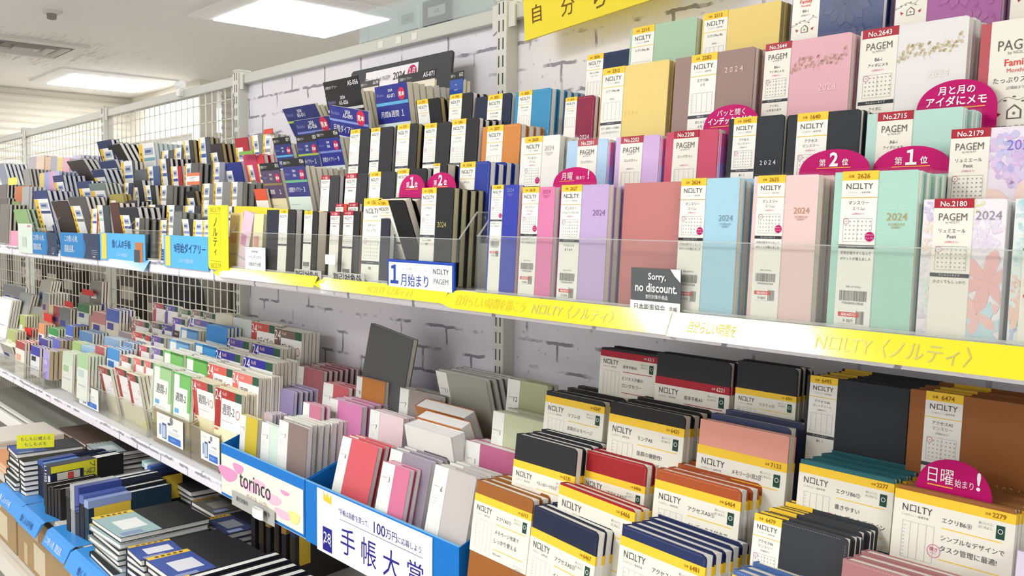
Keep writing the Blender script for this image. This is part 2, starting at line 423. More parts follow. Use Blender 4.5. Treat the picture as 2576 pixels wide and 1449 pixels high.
# shelves: the upper one stands out farther than the lower one
UZ, UY = 1.396, -.522
LZ, LY = .790, -.362
DZ, DY = .548, -.612
def shelf(x0, x1, z, y, label, lip=.034, cloth=BRICK, nm='shelf_board'):
    t = empty(nm, ((x0+x1)/2, 0, z)); L = (x1-x0)/2-.0015
    b = MB(); b.box(-L, L, y+.004, .0, -.022, 0, M('f2f1f4', .45)); b.build('board', t)
    b = MB(); b.stack([[(s, y+a, q) for a, q in ((0, -.004), (.004, .0008), (.012, .0008), (.012, -lip+.004), (.004, -lip), (0, -lip+.004))] for s in (-L, L)], cloth)
    b.build('front_lip', t)
    for s in (-1, 1):
        b = MB(); X = s*(L-.012)
        yf = y+.06
        b.stack([[(X+d, yy, zz) for yy, zz in ((-.002, -.02), (yf, -.02), (yf, -.03), (-.10, -.085), (-.002, -.085))] for d in (-.002, .002)], STEEL2)
        b.build('bracket', t)
    tag(t, label, 'shelf', 'shelf boards')
    return t
for k in range(6):
    nm = ['the farthest wire bay', 'the far pastel packs', 'the blue card signs', 'the binder refills and January sign', 'the yellow edge strip at right', 'the right end'][k]
    shelf(POST[k]+.017, POST[k+1]+.017, UZ, UY, 'white upper shelf with brick patterned front edge under '+nm)
    nl = ['the farthest packs', 'the far small packs', 'the far memo pads', 'the smoked acrylic refill bins', 'the banded desk diaries', 'the right end'][k]
    shelf(POST[k]+.017, POST[k+1]+.017, LZ, LY, 'white lower shelf with brick patterned front edge under '+nl)
for k in range(2, 5):
    x0, x1 = POST[k]+.017, POST[k+1]+.017
    t = empty('display_deck', ((x0+x1)/2, 0, DZ)); L = (x1-x0)/2-.002
    b = MB(); b.box(-L, L, DY+.02, -.0, -.02, 0, M('d8d6cf', .5)); b.build('board', t)
    tag(t, ['pale deck board at the far end under the piles', 'pale deck board under the piled notebooks', 'pale deck board in the shade under the blue display boxes'][k-2], 'deck', 'deck boards')
    t = empty('base_ledge', ((x0+x1)/2, 0, .30)); b = MB(); b.box(-L, L, -.615, 0, -.05, 0, M('e8e4dc', .5)); b.build('board', t)
    b = MB(); b.box(-L, L, -.635, -.6155, -.06, .006, M('e9e5da', .5)); b.build('kickboard_edge', t)
    tag(t, ['white base ledge at the far end', 'white base ledge carrying the brown cartons', 'white base ledge at the near end'][k-2], 'base ledge', 'base ledges')
# grey metal shelf at the far lower left with a bright front strip
t = empty('metal_shelf', (-5.17, 0, .53)); GMET = M('a9aca2', .4, .3, 'metal')
b = MB(); b.box(-.69, .69, -.285, 0, -.012, 0, GMET); b.build('plate', t)
b = MB(); b.stack([[(.67, -.285, .0), (.69, -.285, .0), (.69, -.285, -.055), (.67, -.285, -.055)], [(.67, 0, .0), (.69, 0, .0), (.69, 0, -.055), (.67, 0, -.055)]], M('b9bab0', .4, .2)); b.build('side_flange', t)
b = MB(); b.box(-.69, .70, -.305, -.286, -.045, .012, M('f5f4ef', .35)); bevel(b.build('front_strip', t), .004)
b = MB(); b.box(-.69, .66, -.272, -.247, .0005, .012, M('fbfaf5', .3)); bevel(b.build('inner_strip', t), .004)
tag(t, 'grey metal shelf with glossy white front strips, low at the far left', 'shelf')

# grey sheets added to put shade low behind the wire bays, and the next aisle's shelving seen through the wire above them
DIM = M('8c8980', .6)
for k in (0, 1, 2):
    b = MB(); b.box(POST[k]+PW+.002, POST[k+1]-.002, .036, .048, 0, .80, DIM)
    tag(b.build('added_shade_panel'), 'added grey shade panel low at the back of '+['the farthest bay', 'the second farthest bay', 'the bay beside the brick paper'][k], 'back panel', 'added grey shade panels')
# ------------------------------------------------------------------ printed bands
CALM = M('b9b9c2', .6)
def calendar(L, x0, x1, z0, z1, mode='grid'):
    L.frame(x0, x1, z0, z1, .0004, LGREY)
    w, h = x1-x0, z1-z0
    if mode == 'grid':
        L.rect(x0+w*.495, x0+w*.505, z0, z1, LGREY)
        for r in range(5):
            for c in range(7):
                xx = x0+w*(.08+.14*c); zz = z1-h*(.14+.18*r)
                L.rect(xx, xx+w*.045, zz-h*.028, zz+h*.028, CALM)
        L.ring(x0+w*.1, z1-h*.14, w*.1, w*.018, PINK, n=14)
    else:
        for c in range(1, 4): L.rect(x0+w*c/4, x0+w*c/4+.0004, z0, z1, LGREY)
        for r in range(9): L.rect(x0+w*.03, x0+w*.1, z0+h*(.06+.1*r), z0+h*(.08+.1*r), LGREY)
def low_print(L, cx, bw, zt, low, price, code, bo):
    z = zt-2.14*bw
    if zt < 3.6*bw: price = code = ''
    for s in low:
        if z < .06*bw: break
        L.text(s, cx, z, .085*bw, INK, maxw=.86*bw); z -= .15*bw
    L = MB()
    if price: L.text('価格: '+price+'円(税込)', cx, zt-3.03*bw, .06*bw, GREY, maxw=.72*bw)
    if code:
        L.barcode(cx-.38*bw, cx+.38*bw, zt-3.40*bw, zt-3.13*bw, M('6b6a66', .6)); L.text(code, cx, zt-3.46*bw, .065*bw, GREY, maxw=.76*bw)
        L.barcode(cx-.36*bw, cx+.36*bw, zt-4.0*bw, zt-3.66*bw, M('6b6a66', .6))
        L.rect(cx-.36*bw, cx+.12*bw, zt-4.0*bw, zt-3.62*bw, M('f4f4ee', .6), -.0015)
        L.rect(cx-.38*bw, cx+.2*bw, zt-3.82*bw, zt-3.70*bw, TAGRED, -.0016); L.text('SEKAIDO', cx-.09*bw, zt-3.76*bw, .075*bw, WHITE, -.0018, maxw=.45*bw, bold=.02)
        if price: L.text('¥ '+price, cx-.1*bw, zt-3.92*bw, .09*bw, GREY, -.0018)
    L.build('price_print', bo)
def band_vertical(t, w, h, o):
    """White paper band down the front: o = dict(b=(from,to), k, num, t1, t2, sub, low, price, code, bar)."""
    b0, b1 = o['b'][0]*w, o['b'][1]*w; bw = b1-b0; cx = (b0+b1)/2
    k = o.get('k', 'Y'); top = h+.0006
    stripe = {'Y': YEL, 'R': RED, 'P': RED, 'F': CREAM}.get(k, YEL)
    g = MB(); paper = CREAM if k in 'PF' else M('f9f8f0', .5)
    if k == 'S':                     # small far band: yellow edge and a blue or grey label block
        bt = o.get('bt', 1.0)
        if bt < 1: top = h*bt
        g.bar(b0, b1, -.0009, .0016, [-.0004, top], [WHITE]); bo = g.build('band', t)
        h = h*bt
        L = MB(); c2 = M(o.get('c2', '3c57a5'), .5)
        L.rect(b0, b0+bw*.26, h*.10, h-.001, YEL)
        for q in range(6): L.rect(b0+bw*.08, b0+bw*.18, h*(.3+.1*q), h*(.35+.1*q), M('8a6d1c', .6), -.0014)
        L.rect(b0+bw*.36, b0+bw*.92, h*.80, h*.92, M('b9c3d6', .5)); L.rect(b0+bw*.42, b0+bw*.8, h*.84, h*.885, M('53689c', .5), -.0014)
        L.rect(b0+bw*.30, b0+bw*.99, h*.06, h*.46, c2); L.rect(b0+bw*.30, b0+bw*.99, h*.70, h*.755, c2)
        L.rect(b0+bw*.40, b0+bw*.86, h*.34, h*.68, M('f1f3f6', .5), -.0014)
        for q in range(3): L.rect(b0+bw*.40, b0+bw*(.6+.1*q), h*(.24-.06*q), h*(.265-.06*q), M('b9c3d6', .5), -.0014)
        L.build('lettering', bo); return bo
    if k == 'T':                     # label slip inside a clear bag
        g.bar(b0, b1, -.0008, .0, [.001, h-.001], [M('f3f4ee', .5)]); bo = g.build('label_slip', t)
        L = MB(); L.text(o.get('num', '7'), cx+bw*.22, h*.76, .0105, INK, -.0012)
        L.text('torinco', cx-bw*.16, h*.78, .004, LGREY, -.0012, maxw=bw*.5)
        for q in range(4): L.rect(b0+bw*.14, b0+bw*(.5+.06*(q % 3)), h*(.68-.03*q), h*(.684-.03*q), LGREY, -.0012)
        L.frame(b0+bw*.2, b0+bw*.78, h*.2, h*.42, .0004, LGREY, -.0012)
        L.build('lettering', bo); return bo
    sh = .23*bw if k in 'YRP' else .001
    g.bar(b0, b1, -.0009, .0016, [-.0004, h-sh, top], [paper, stripe]); bo = g.build('band', t)
    L = MB(); z = h
    num = o.get('num', '')
    if k in 'YR' and num:
        nc = BROWN if k == 'Y' else WHITE
        L.text('品番', cx-.24*bw, z-.12*bw, .075*bw, nc); L.text(num, cx+.1*bw, z-.12*bw, .13*bw, nc, bold=.012)
    if k == 'P': L.text('No.'+num, cx, z-.12*bw, .14*bw, WHITE, bold=.012)
    if k in 'YR':
        L.text('NロLTY', cx, z-.385*bw, .15*bw, INK, maxw=.74*bw); L.text('［ノルティ］―能率手帳', cx, z-.55*bw, .055*bw, GREY, maxw=.74*bw)
        L.rect(b0, b1, z-.69*bw, z-.67*bw, YEL if k == 'Y' else RED)
    else:
        L.text('PAGEM', cx, z-.46*bw, .19*bw, M('6b6660', .6), maxw=.72*bw); L.text('by NロLTY', cx, z-.61*bw, .07*bw, GREY, maxw=.46*bw)
    if k == 'F':
        L.text('Family', cx, z-.80*bw, .17*bw, TAGRED, bold=.015); L.text('Monthly', cx, z-.94*bw, .1*bw, TAGRED)
        L.text(o.get('t1', 'B6-i'), cx, z-1.1*bw, .1*bw, INK); L.text(o.get('sub', '(日曜始まり)'), cx, z-1.25*bw, .065*bw, GREY)
        g2 = M('8a8474', .6)
        pts = [(b0+bw*(.02+.93*i/12), z-bw*(1.52+.05*math.sin(i*1.1)-.012*i)) for i in range(13)]
        for (xa, za), (xb, zb) in zip(pts, pts[1:]): L.poly([(xa, -.0012, za), (xb, -.0012, zb), (xb, -.0012, zb+.0006), (xa, -.0012, za+.0006)], g2)
        for i in range(0, 12, 2): L.disc(pts[i][0], pts[i][1]+bw*.05*(1 if i % 4 else -1), bw*.035, g2, n=8, rz=bw*.018)
        L.poly([(cx-bw*.13, -.0012, z-bw*1.82), (cx+bw*.13, -.0012, z-bw*1.82), (cx+bw*.13, -.0012, z-bw*1.66), (cx, -.0012, z-bw*1.55), (cx-bw*.13, -.0012, z-bw*1.66)], g2)
        L.poly([(cx-bw*.10, -.0014, z-bw*1.8), (cx+bw*.10, -.0014, z-bw*1.8), (cx+bw*.10, -.0014, z-bw*1.67), (cx, -.0014, z-bw*1.59), (cx-bw*.10, -.0014, z-bw*1.67)], paper)
        L.disc(cx, z-bw*1.72, bw*.03, g2, -.0016, 10)
        for s in (-1, 1): L.poly([(cx+s*bw*.22, -.0012, z-bw*1.72), (cx+s*bw*.34, -.0012, z-bw*1.66), (cx+s*bw*.30, -.0012, z-bw*1.78)], TAGRED)
        for i, s in enumerate(o.get('low', [])): L.text(s, cx, z-bw*(1.98+.16*i), .1*bw, INK, maxw=.9*bw)
        L.build('lettering', bo); return bo
    if o.get('t1'): L.text(o['t1'], cx, z-.82*bw, .095*bw, INK, maxw=.82*bw)
    if o.get('t2'): L.text(o['t2'], cx, z-.97*bw, .09*bw, INK if k == 'P' else GREY, maxw=.82*bw)
    if o.get('sub'): L.text(o['sub'], cx, z-1.11*bw, .065*bw, PINK if '日' in o['sub'] else GREY, maxw=.6*bw)
    if o.get('cal', 1) and h > 1.3*bw:
        calendar(L, b0+.1*bw, b1-.1*bw, max(.001, z-1.84*bw), z-1.22*bw, 'grid' if o.get('cal', 1) == 1 else 'cols')
        if o.get('dot'):
            L.disc(b1-.14*bw, z-1.70*bw, .125*bw, MAG, -.0016); L.text('デザイン', b1-.14*bw, z-1.66*bw, .05*bw, WHITE, -.002, maxw=.2*bw); L.text('リニューアル', b1-.14*bw, z-1.74*bw, .045*bw, WHITE, -.002, maxw=.2*bw)
    if o.get('bar') and h > 2.1*bw:
        L.rect(b0, b1, z-2.02*bw, z-1.92*bw, DKBAR); L.text(o['bar'], cx, z-1.97*bw, .06*bw, WHITE, -.0016, maxw=.6*bw)
        low_print(L, cx, bw, z, o.get('low', []), o.get('price', ''), o.get('code', ''), bo)
    L.build('lettering', bo)
    return bo
def band_horizontal(t, w, h, th, o):
    """Paper band round the lower part of a desk diary: o = dict(z=top offset, k, num, t1, t2, big, hb=band height)."""
    z1 = h-o['z']*w; z0 = max(.002, z1-o.get('hb', .73)*w)
    k = o.get('k', 'Y'); st = YEL if k == 'Y' else RED; paper = M('f3f0e4', .5)
    g = MB(); g.cprof(w, th, .003, [z0, z1-.085*w, z1], [paper, st], e=o.get('eb', .0008)); bo = g.build('band', t)
    L = MB(); y = -.0013
    L.text('品番', w*.80, z1-.042*w, .022*w, BROWN if k == 'Y' else CREAM, y); L.text(o['num'], w*.89, z1-.042*w, .042*w, BROWN if k == 'Y' else CREAM, y, bold=.012)
    L.text('NロLTY', w*.06, z1-.15*w, .062*w, INK, y, 'l', maxw=.27*w); L.text('［ノルティ］―能率手帳', w*.06, z1-.215*w, .022*w, GREY, y, 'l', maxw=.27*w)
    if z1-z0 > .3*w:
        L.text(o.get('t1', ''), w*.42, z1-.19*w, .045*w, INK, y, 'l', maxw=.32*w)
        L.rect(w*.42, w*.93, z1-.265*w, z1-.257*w, YEL if k == 'Y' else RED, -.0012)
        L.rect(w*.875, w*.945, z1-.235*w, z1-.12*w, GREEN, -.0012); L.ring(w*.91, z1-.17*w, .022*w, .005*w, WHITE, y, 12)
        L.text('森にいいこと、', w*.73, z1-.13*w, .024*w, GREY, y, 'l', maxw=.12*w); L.text('はじめよう。', w*.73, z1-.165*w, .024*w, GREY, y, 'l', maxw=.12*w)
        zc0 = max(z0+.002, z1-.60*w)
        calendar(L, w*.07, w*.36, zc0, z1-.27*w, 'grid' if o.get('cal') == 1 else 'cols')
        if o.get('bar') and z1-.66*w > z0: L.rect(w*.05, w*.38, z1-.68*w, z1-.62*w, DKBAR); L.text(o['bar'], w*.215, z1-.65*w, .028*w, WHITE, -.0015)
        if o.get('stamp'):
            L.ring(w*.37, z1-.48*w, .06*w, .005*w, PINK, -.0015, 18); L.text('開き', w*.37, z1-.465*w, .035*w, MAG, -.0016, bold=.02); L.text('やすい', w*.37, z1-.50*w, .018*w, PINK, -.0016)
        big = o.get('big', [])
        for i, s in enumerate(big):
            zz = z1-(.345+.095*i)*w
            if zz > z0+.02*w: L.text(s, w*.42, zz, (.055 if i else .05)*w, INK, y, 'l', maxw=.54*w)
        if z1-.56*w > z0: L.rect(w*.42, w*.93, z1-.545*w, z1-.537*w, YEL if k == 'Y' else RED, -.0012)
        if z1-.64*w > z0:
            L.text(o.get('price', ''), w*.42, z1-.59*w, .026*w, GREY, y, 'l')
            L.frame(w*.79, w*.94, z1-.69*w, z1-.62*w, .0004, GREY, -.0012); L.text(o['num'], w*.865, z1-.655*w, .034*w, GREY, y)
    L.v = [(a_, b_-(o.get('eb', .0008)-.0008), c_) for a_, b_, c_ in L.v]
    L.build('lettering', bo)
    return bo

# ------------------------------------------------------------------ cover decorations
def deco_year(c, w, h, o):
    L = MB(); d = o['year']; col = M(d.get('c', 'b59a7a'), .35, .4)
    x, z = d['x']*w, h-d['z']*w
    L.text(d.get('s', '2024'), x, z, d.get('h', .075)*w, col, -.0005, d.get('al', 'c'))
    L.build('lettering', c)
    if d.get('s2'):
        L = MB(); L.text(d['s2'][0], x, z-.085*w, .028*w, col, -.0005); L.text(d['s2'][1], x, z-.120*w, .028*w, col, -.0005); L.build('subtitle_lettering', c)
def petals(L, x, z, r, n, mat, y, ph=0.0, wd=.36):
    for i in range(n):
        a = ph+6.2832*i/n; ca, sa = math.cos(a), math.sin(a)
        pts = [(0, 0), (r*.35, -r*wd*.7), (r*.72, -r*wd*.75), (r, 0), (r*.72, r*wd*.75), (r*.35, r*wd*.7)]
        L.poly([(x+p*ca-q*sa, y, z+p*sa+q*ca) for p, q in pts], mat)
def clip_x(x, lo, hi): return max(lo, min(hi, x))
def deco_garland(L, w, h, x0, gold):
    rr = random.Random(3); zc = h-.26*w
    for i in range(84):
        u = i/83; x = x0+(w*.95-x0)*u; z = zc+w*(.02*math.sin(u*7)+.11*(rr.random()-.5)+.07*u-.03)
        kind = rr.choice('ffdlm')
        if kind == 'f': petals(L, x, z, w*.017, 5, gold, -.0004, rr.random())
        elif kind == 'd': L.disc(x, z, w*.008, gold, -.0004, 8)
        elif kind == 'l': petals(L, x, z, w*.044, 1, gold, -.0004, rr.uniform(.2, 1.4))
        else:
            for q in range(3): L.disc(x+w*.012*q, z+w*.014*q*(1 if i % 2 else -1), w*.005, gold, -.0004, 6)
def mixhex(a, b, k): return ''.join('%02x' % int(int(a[i:i+2], 16)*(1-k)+int(b[i:i+2], 16)*k) for i in (0, 2, 4))
def deco_floral(L, w, h, o):
    """Pastel flowers all over a cover: clusters of round florets, big lilies and leaves, cut at the cover edge."""
    rr = random.Random(o.get('seed', 1)); y = -.0004
    def ok(x, z, r): return r*.2 < x < w-r*.2 and r*.2 < z < h-r*.2
    for (fx, fz, r, col, kind) in o['flowers']:
        x, z = fx*w, fz*h; rad = r*w; m = M(mixhex(col, 'fbf8fb', .40), .5); m_2 = M(mixhex(col, 'fbf8fb', .58), .5)
        if kind == 'hyd':
            for q in range(60):
                a, d = rr.random()*6.28, rad*math.sqrt(rr.random()); xx, zz = x+d*math.cos(a), z+d*math.sin(a)
                rf = rad*.14
                if rf < xx < w-rf and rf < zz < h-rf: L.disc(xx, zz, rf*(.7+.4*rr.random()), (m, m_2)[q % 2], y+.0002-.000004*q, 8)
        else:
            n = 6
            for i in range(n):
                a = 6.2832*i/n+.3
                pts = [(0, 0), (rad*.3, -rad*.17), (rad*.7, -rad*.2), (rad, 0), (rad*.7, rad*.2), (rad*.3, rad*.17)]
                P = [(clip_x(x+p*math.cos(a)-q*math.sin(a), .0006, w-.0006), y-.0001-.00002*i, max(.001, min(h-.001, z+p*math.sin(a)+q*math.cos(a)))) for p, q in pts]
                L.poly(P, m)
def deco_relief(c, w, h, hexc, x0=0.0):
    """Raised blossoms pressed into a glossy cover."""
    L = MB(); rr = random.Random(5); m = M(hexc, .42, 0, None, .25); m2 = M(hexc, .5, 0, None, .2)
    for (fx, fz, r) in ((.62, .80, .30), (.25, .62, .2), (.75, .45, .24), (.3, .3, .26), (.85, .15, .2)):
        for ring_, n in ((1.0, 14), (.62, 9)):
            for i in range(n):
                a = 6.2832*i/n; R = r*w*ring_
                pts = [(R*.25, -R*.06), (R*.8, -R*.16), (R, 0), (R*.8, R*.16), (R*.25, R*.06)]
                P = [(fx*w+p*math.cos(a)-q*math.sin(a), fz*h+p*math.sin(a)+q*math.cos(a)) for p, q in pts]
                if all(x0+.001 < p[0] < w-.002 and .002 < p[1] < h-.002 for p in P):
                    L.stack([[(p[0], -.0001, p[1]) for p in P], [(fx*w+(p[0]-fx*w)*.92, -.0009, fz*h+(p[1]-fz*h)*.92) for p in P]], m if ring_ == 1 else m2)
    for i in range(40):
        x, z = rr.uniform(.05, .95)*w, rr.uniform(.03, .97)*h
        if x < x0+w*.04: continue
        petals(L, x, z, w*.03, rr.choice((1, 5, 6)), m, -.0007, rr.random()*6)
    return L

# ------------------------------------------------------------------ one diary, and its copies behind it
def rz(h, r): return [0, r*.3, r*.65, r, h-r, h-r*.65, h-r*.3, h] if r else [0, h]
REG = []
def diary(name, P, w, h, t, look, cover, o, lean=6.0, yaw=0.0, roll=0.0):
    """P: top left front corner in the world. Parts: cover, pages, band (> lettering), sleeve."""
    R = Matrix.Rotation(math.radians(yaw), 3, 'Z') @ Matrix.Rotation(math.radians(-lean), 3, 'X') @ Matrix.Rotation(math.radians(roll), 3, 'Y')
    root = empty(name, P-R @ Vector((0, 0, h)), R.to_euler())
    r = o.get('r', .004); tc = o.get('tc', .0018)
    c = MB(); zs = rz(h, r)
    c.cprof(w, t, tc, zs, [M(cover, o.get('ro', .5), 0, o.get('bump'), o.get('sp', .2))]*(len(zs)-1), r=r); co = c.build('cover', root)
    p = MB(); p.box(tc+.0004, w-.0014 if not o.get('tabs') else w+.001, tc, t-tc, .0015, h-.0012, PG[o.get('pg', 'w')]); p.build('pages', root)
    if o.get('tabs'):
        q = MB(); q.box(w-.006, w+.004, tc+.0006, t-tc-.0006, .01, h-.006, PG['r']); q.build('index_tabs', root)
    if o.get('b'): band_vertical(root, w, h, o)
    if o.get('hb'): band_horizontal(root, w, h, t, o['hb'])
    if o.get('sl'):
        s = MB(); s.cprof(w+.004, t+.002, .0005, [-.0005, h+.0028], [SLEEVE], e=.0012); s.build('sleeve', root)
    if o.get('year'): deco_year(co, w, h, o)
    if o.get('patch'):
        L = MB(); L.ext([(w*.38, h*.12), (w*.92, h*.12), (w*.92, h*.62), (w*.86, h*.68), (w*.38, h*.68)], -.0012, -.0003, M(o['patch'], .4)); L.poly([(w*.40, -.0014, h*.14), (w*.9, -.0014, h*.14), (w*.9, -.0014, h*.30), (w*.75, -.0014, h*.22), (w*.6, -.0014, h*.34), (w*.5, -.0014, h*.24), (w*.4, -.0014, h*.3)], M('c9c2b6', .5)); L.build('photo_print', co)
    if o.get('garland') is not None:
        L = MB(); deco_garland(L, w, h, o['b'][1]*w, M(o['garland'], .5)); L.build('printed_garland', co)
    if o.get('flowers'):
        L = MB(); deco_floral(L, w, h, o); L.build('printed_flowers', co)
    if o.get('relief'): deco_relief(co, w, h, o['relief'], o['b'][1]*w).build('embossed_flowers', co)['kind'] = 'stuff'
    if o.get('stitch'):
        L = MB(); sm = M(o['stitch'], .6); st = .0035
        for i in range(int((h-.01)/st)): L.rect(w-.0032, w-.0026, .005+i*st, .005+i*st+st*.6, sm, -.0004)
        for i in range(int((w-.01)/st)): L.rect(.005+i*st, .005+i*st+st*.6, h-.0032, h-.0026, sm, -.0004)
        L.build('stitching', co)
    return root
def copy_thing(root, off, skip=('lettering', 'stitching', 'printed_garland', 'printed_flowers', 'embossed_flowers')):
    c = root.copy(); COL.objects.link(c); c.location = root.location+Vector(off)
    for ch in root.children:
        if ch.name.split('.')[0] in skip: continue
        d = ch.copy(); COL.objects.link(d); d.parent = c
    return c
def row(rname, name, cat, group, Y, items, lean=6.0, t=.011, first='front copy', bands=True):
    """items: (x left px, y top px, x right px, height m, look, cover colour, options). Real sizes follow from the tier's depth Y."""
    got = []
    for it in items:
        xl, yt, xr, h, look, cover = it[:6]; o = dict(it[6]) if len(it) > 6 else {}
        y = o.get('Y', Y); P = on_y(xl, yt, y)
        # right edge at the same height and the wanted yaw
        yw = math.radians(o.get('yaw', 0)); d = ray(xr, yt+(xr-xl)*.0)
        # intersect the ray's vertical plane with the book's front line
        nx, ny = d.x, d.y; ux, uy = math.cos(yw), math.sin(yw)
        det = ux*(-ny)+uy*nx
        rx, ry = CAM.x-P.x, CAM.y-P.y
        w = o.get('w') or abs((rx*(-ny)+ry*nx)/det)
        tt = o.get('t', t)
        if o.get('k') == 'S' and o.get('lean', 0) <= -8 and 'bt' not in o: o['bt'] = .86
        nm = o.get('name', name)
        ln = o.get('lean', lean)
        if o.get('Yat') == 'bot': pass
        root = diary(nm, P, w, h, tt, look, cover, o, ln, o.get('yaw', 0), o.get('roll', 0))
        got.append((P.x, root, it, o, tt, h, ln, w, P))
    got.sort(key=lambda g: g[0])
    for i, (x, root, it, o, tt, h, ln, w, P) in enumerate(got):
        look = it[4]
        tag(root, '%s, %s from left in %s' % (look, ORD[i], rname), o.get('cat', cat), o.get('group', group))
        n = o.get('n', 0)
        if n:
            tt = (tt+(.0046 if o.get('sl') else .0027))/math.cos(math.radians(ln))
            if o.get('xe'):
                e = on_x(o['xe'], it[1], P.x+w); Yl = min(e.y, -.02)
                sp = max(tt*1.02, (Yl-P.y-tt)/n)
            else: sp = tt*1.08
            sp = min(sp, tt*2.2)
            for k in range(n):
                if P.y+sp*(k+1)+tt > .03: break
                c = copy_thing(root, (random.uniform(-.002, .002), sp*(k+1), random.uniform(-.003, .0005)))
                sh = look.split(' with')[0].split(' under')[0]
                tag(c, '%s, %s one behind the %s from left, %s' % (' '.join(sh.split()[-4:]), ORD[k], ORD[i], rname), o.get('cat', cat), o.get('group', group))
    return got
# ================================================================== upper shelf, right: the long tray
def nb(b0, b1, k, num, t1='', t2='', sub='', low=(), price='', code='', bar='', **kw):
    d = dict(b=(b0, b1), k=k, num=num, t1=t1, t2=t2, sub=sub, low=list(low), price=price, code=code, bar=bar); d.update(kw); return d
MB_ = 'マンスリータイプ'; LOW = ('文字が見やすくなって', 'ポケットが増えました')
def slim(num, b0, b1, yc='b5905a', yx=.78, yz=.68, **kw):
    d = nb(b0, b1, 'Y', num, 'マンスリー', 'スリムi', '(日曜始まり)', LOW, '869', '9784800569868', MB_, dot=1)
    d.update(sl=1, r=.002, tc=.0009, bump='linen', pg='c', ro=.5, year=dict(x=yx, z=yz, c=yc, h=.085, s2=('SCHEDULE', 'DIARY')))
    d.update(kw); return d
FL1 = [(.05, .93, .16, 'b7a6d8', 'hyd'), (.1, .72, .2, 'e8cfae', 'hyd'), (.1, .5, .2, 'dcdcd2', 'hyd'), (.08, .3, .2, 'cfe0d4', 'hyd'), (.1, .12, .2, 'd8c8dd', 'hyd'), (.8, .78, .26, 'ddcfe8', 'hyd'), (.85, .48, .2, 'e3d8ee', 'hyd'), (.82, .42, .42, 'ef9a94', 'lily'), (.74, .2, .3, 'f2aaa2', 'lily'), (.8, .08, .36, 'a9d8e6', 'lily'), (.62, .98, .12, 'cfe07a', 'hyd')]
FL2 = [(.2, .9, .3, 'b08ad2', 'hyd'), (.75, .86, .3, '8f8fdc', 'hyd'), (.62, .8, .26, 'c596d8', 'hyd'), (.9, .72, .3, 'b79ae0', 'hyd'), (.75, .4, .5, 'f3c9b2', 'lily'), (.9, .3, .3, 'f0d4bc', 'lily'), (.2, .5, .3, 'e2b6dc', 'hyd')]
FL3 = [(.1, .88, .3, '8fcfd2', 'hyd'), (.1, .62, .3, 'a6dcd8', 'hyd'), (.1, .38, .26, 'f0a987', 'hyd'), (.15, .2, .3, 'f3b79b', 'lily'), (.1, .06, .3, '7f97dc', 'hyd')]
row("long tray's front tier", 'slim_diary', 'diary', 'slim diaries in the long clear tray', -.505, [
 (1234, 467, 1306, .160, 'royal blue slim diary', '3340b0', slim('2618', .07, .48, '8a92d8', .72, .12, n=1)),
 (1315, 472, 1397, .155, 'bright pink slim diary', 'e684b2', slim('2619', .02, .53, 'c9508c', .75, .1, n=2, xe=1412)),
 (1413, 467, 1533, .158, 'lavender slim diary', 'c9b1de', nb(.02, .45, 'Y', '2627', 'マンスリー', 'スリムi アイダにメモ', '(日曜始まり)', ('アイダにメモ', 'あります'), '968', '9784800569875', MB_, sl=1, r=.002, tc=.0009, bump='linen', pg='c', n=2, xe=1566, year=dict(x=.82, z=.42, c='8d6f9c', h=.09, s2=None))),
 (1571, 461, 1716, .160, 'dusty rose diary without a band', 'c9807e', dict(r=.003, pg='c', Y=-.490)),
 (1716, 451, 1862, .162, 'light blue slim diary', 'aed9ec', slim('2624', .0, .44, '7c98a8', .80, .56, n=2, xe=1894)),
 (1898, 444, 2061, .162, 'pale pink slim diary', 'f0d2d0', slim('2625', .07, .50, 'c4906a', .77, .48, n=2, xe=2088)),
 (2102, 434, 2313, .162, 'mint green slim diary', 'b4dfd0', slim('2626', .10, .54, 'b9a06a', .78, .52, n=5, xe=2388)),
 (2325, 502, 2535, .132, 'pastel floral small diary with lily print', 'f4eef4', nb(.14, .62, 'P', '2180', 'リュミエール', 'Petit', '(日曜始まり)', ('小さくてもしっかり',), '891', '1922478008106', MB_, sl=1, r=.003, n=2, xe=2560, flowers=FL1, year=dict(x=.80, z=.2, c='8f8f96', h=.11))),
 (2556, 500, 2700, .132, 'teal and orange floral diary at right edge', 'e9f2f0', nb(.2, .7, 'P', '2181', 'リュミエール', 'Petit', '(月曜始まり)', ('小さくてもしっかり',), '891', '1922478008113', MB_, sl=1, r=.003, n=2, flowers=FL3)),
], lean=3, t=.0105)
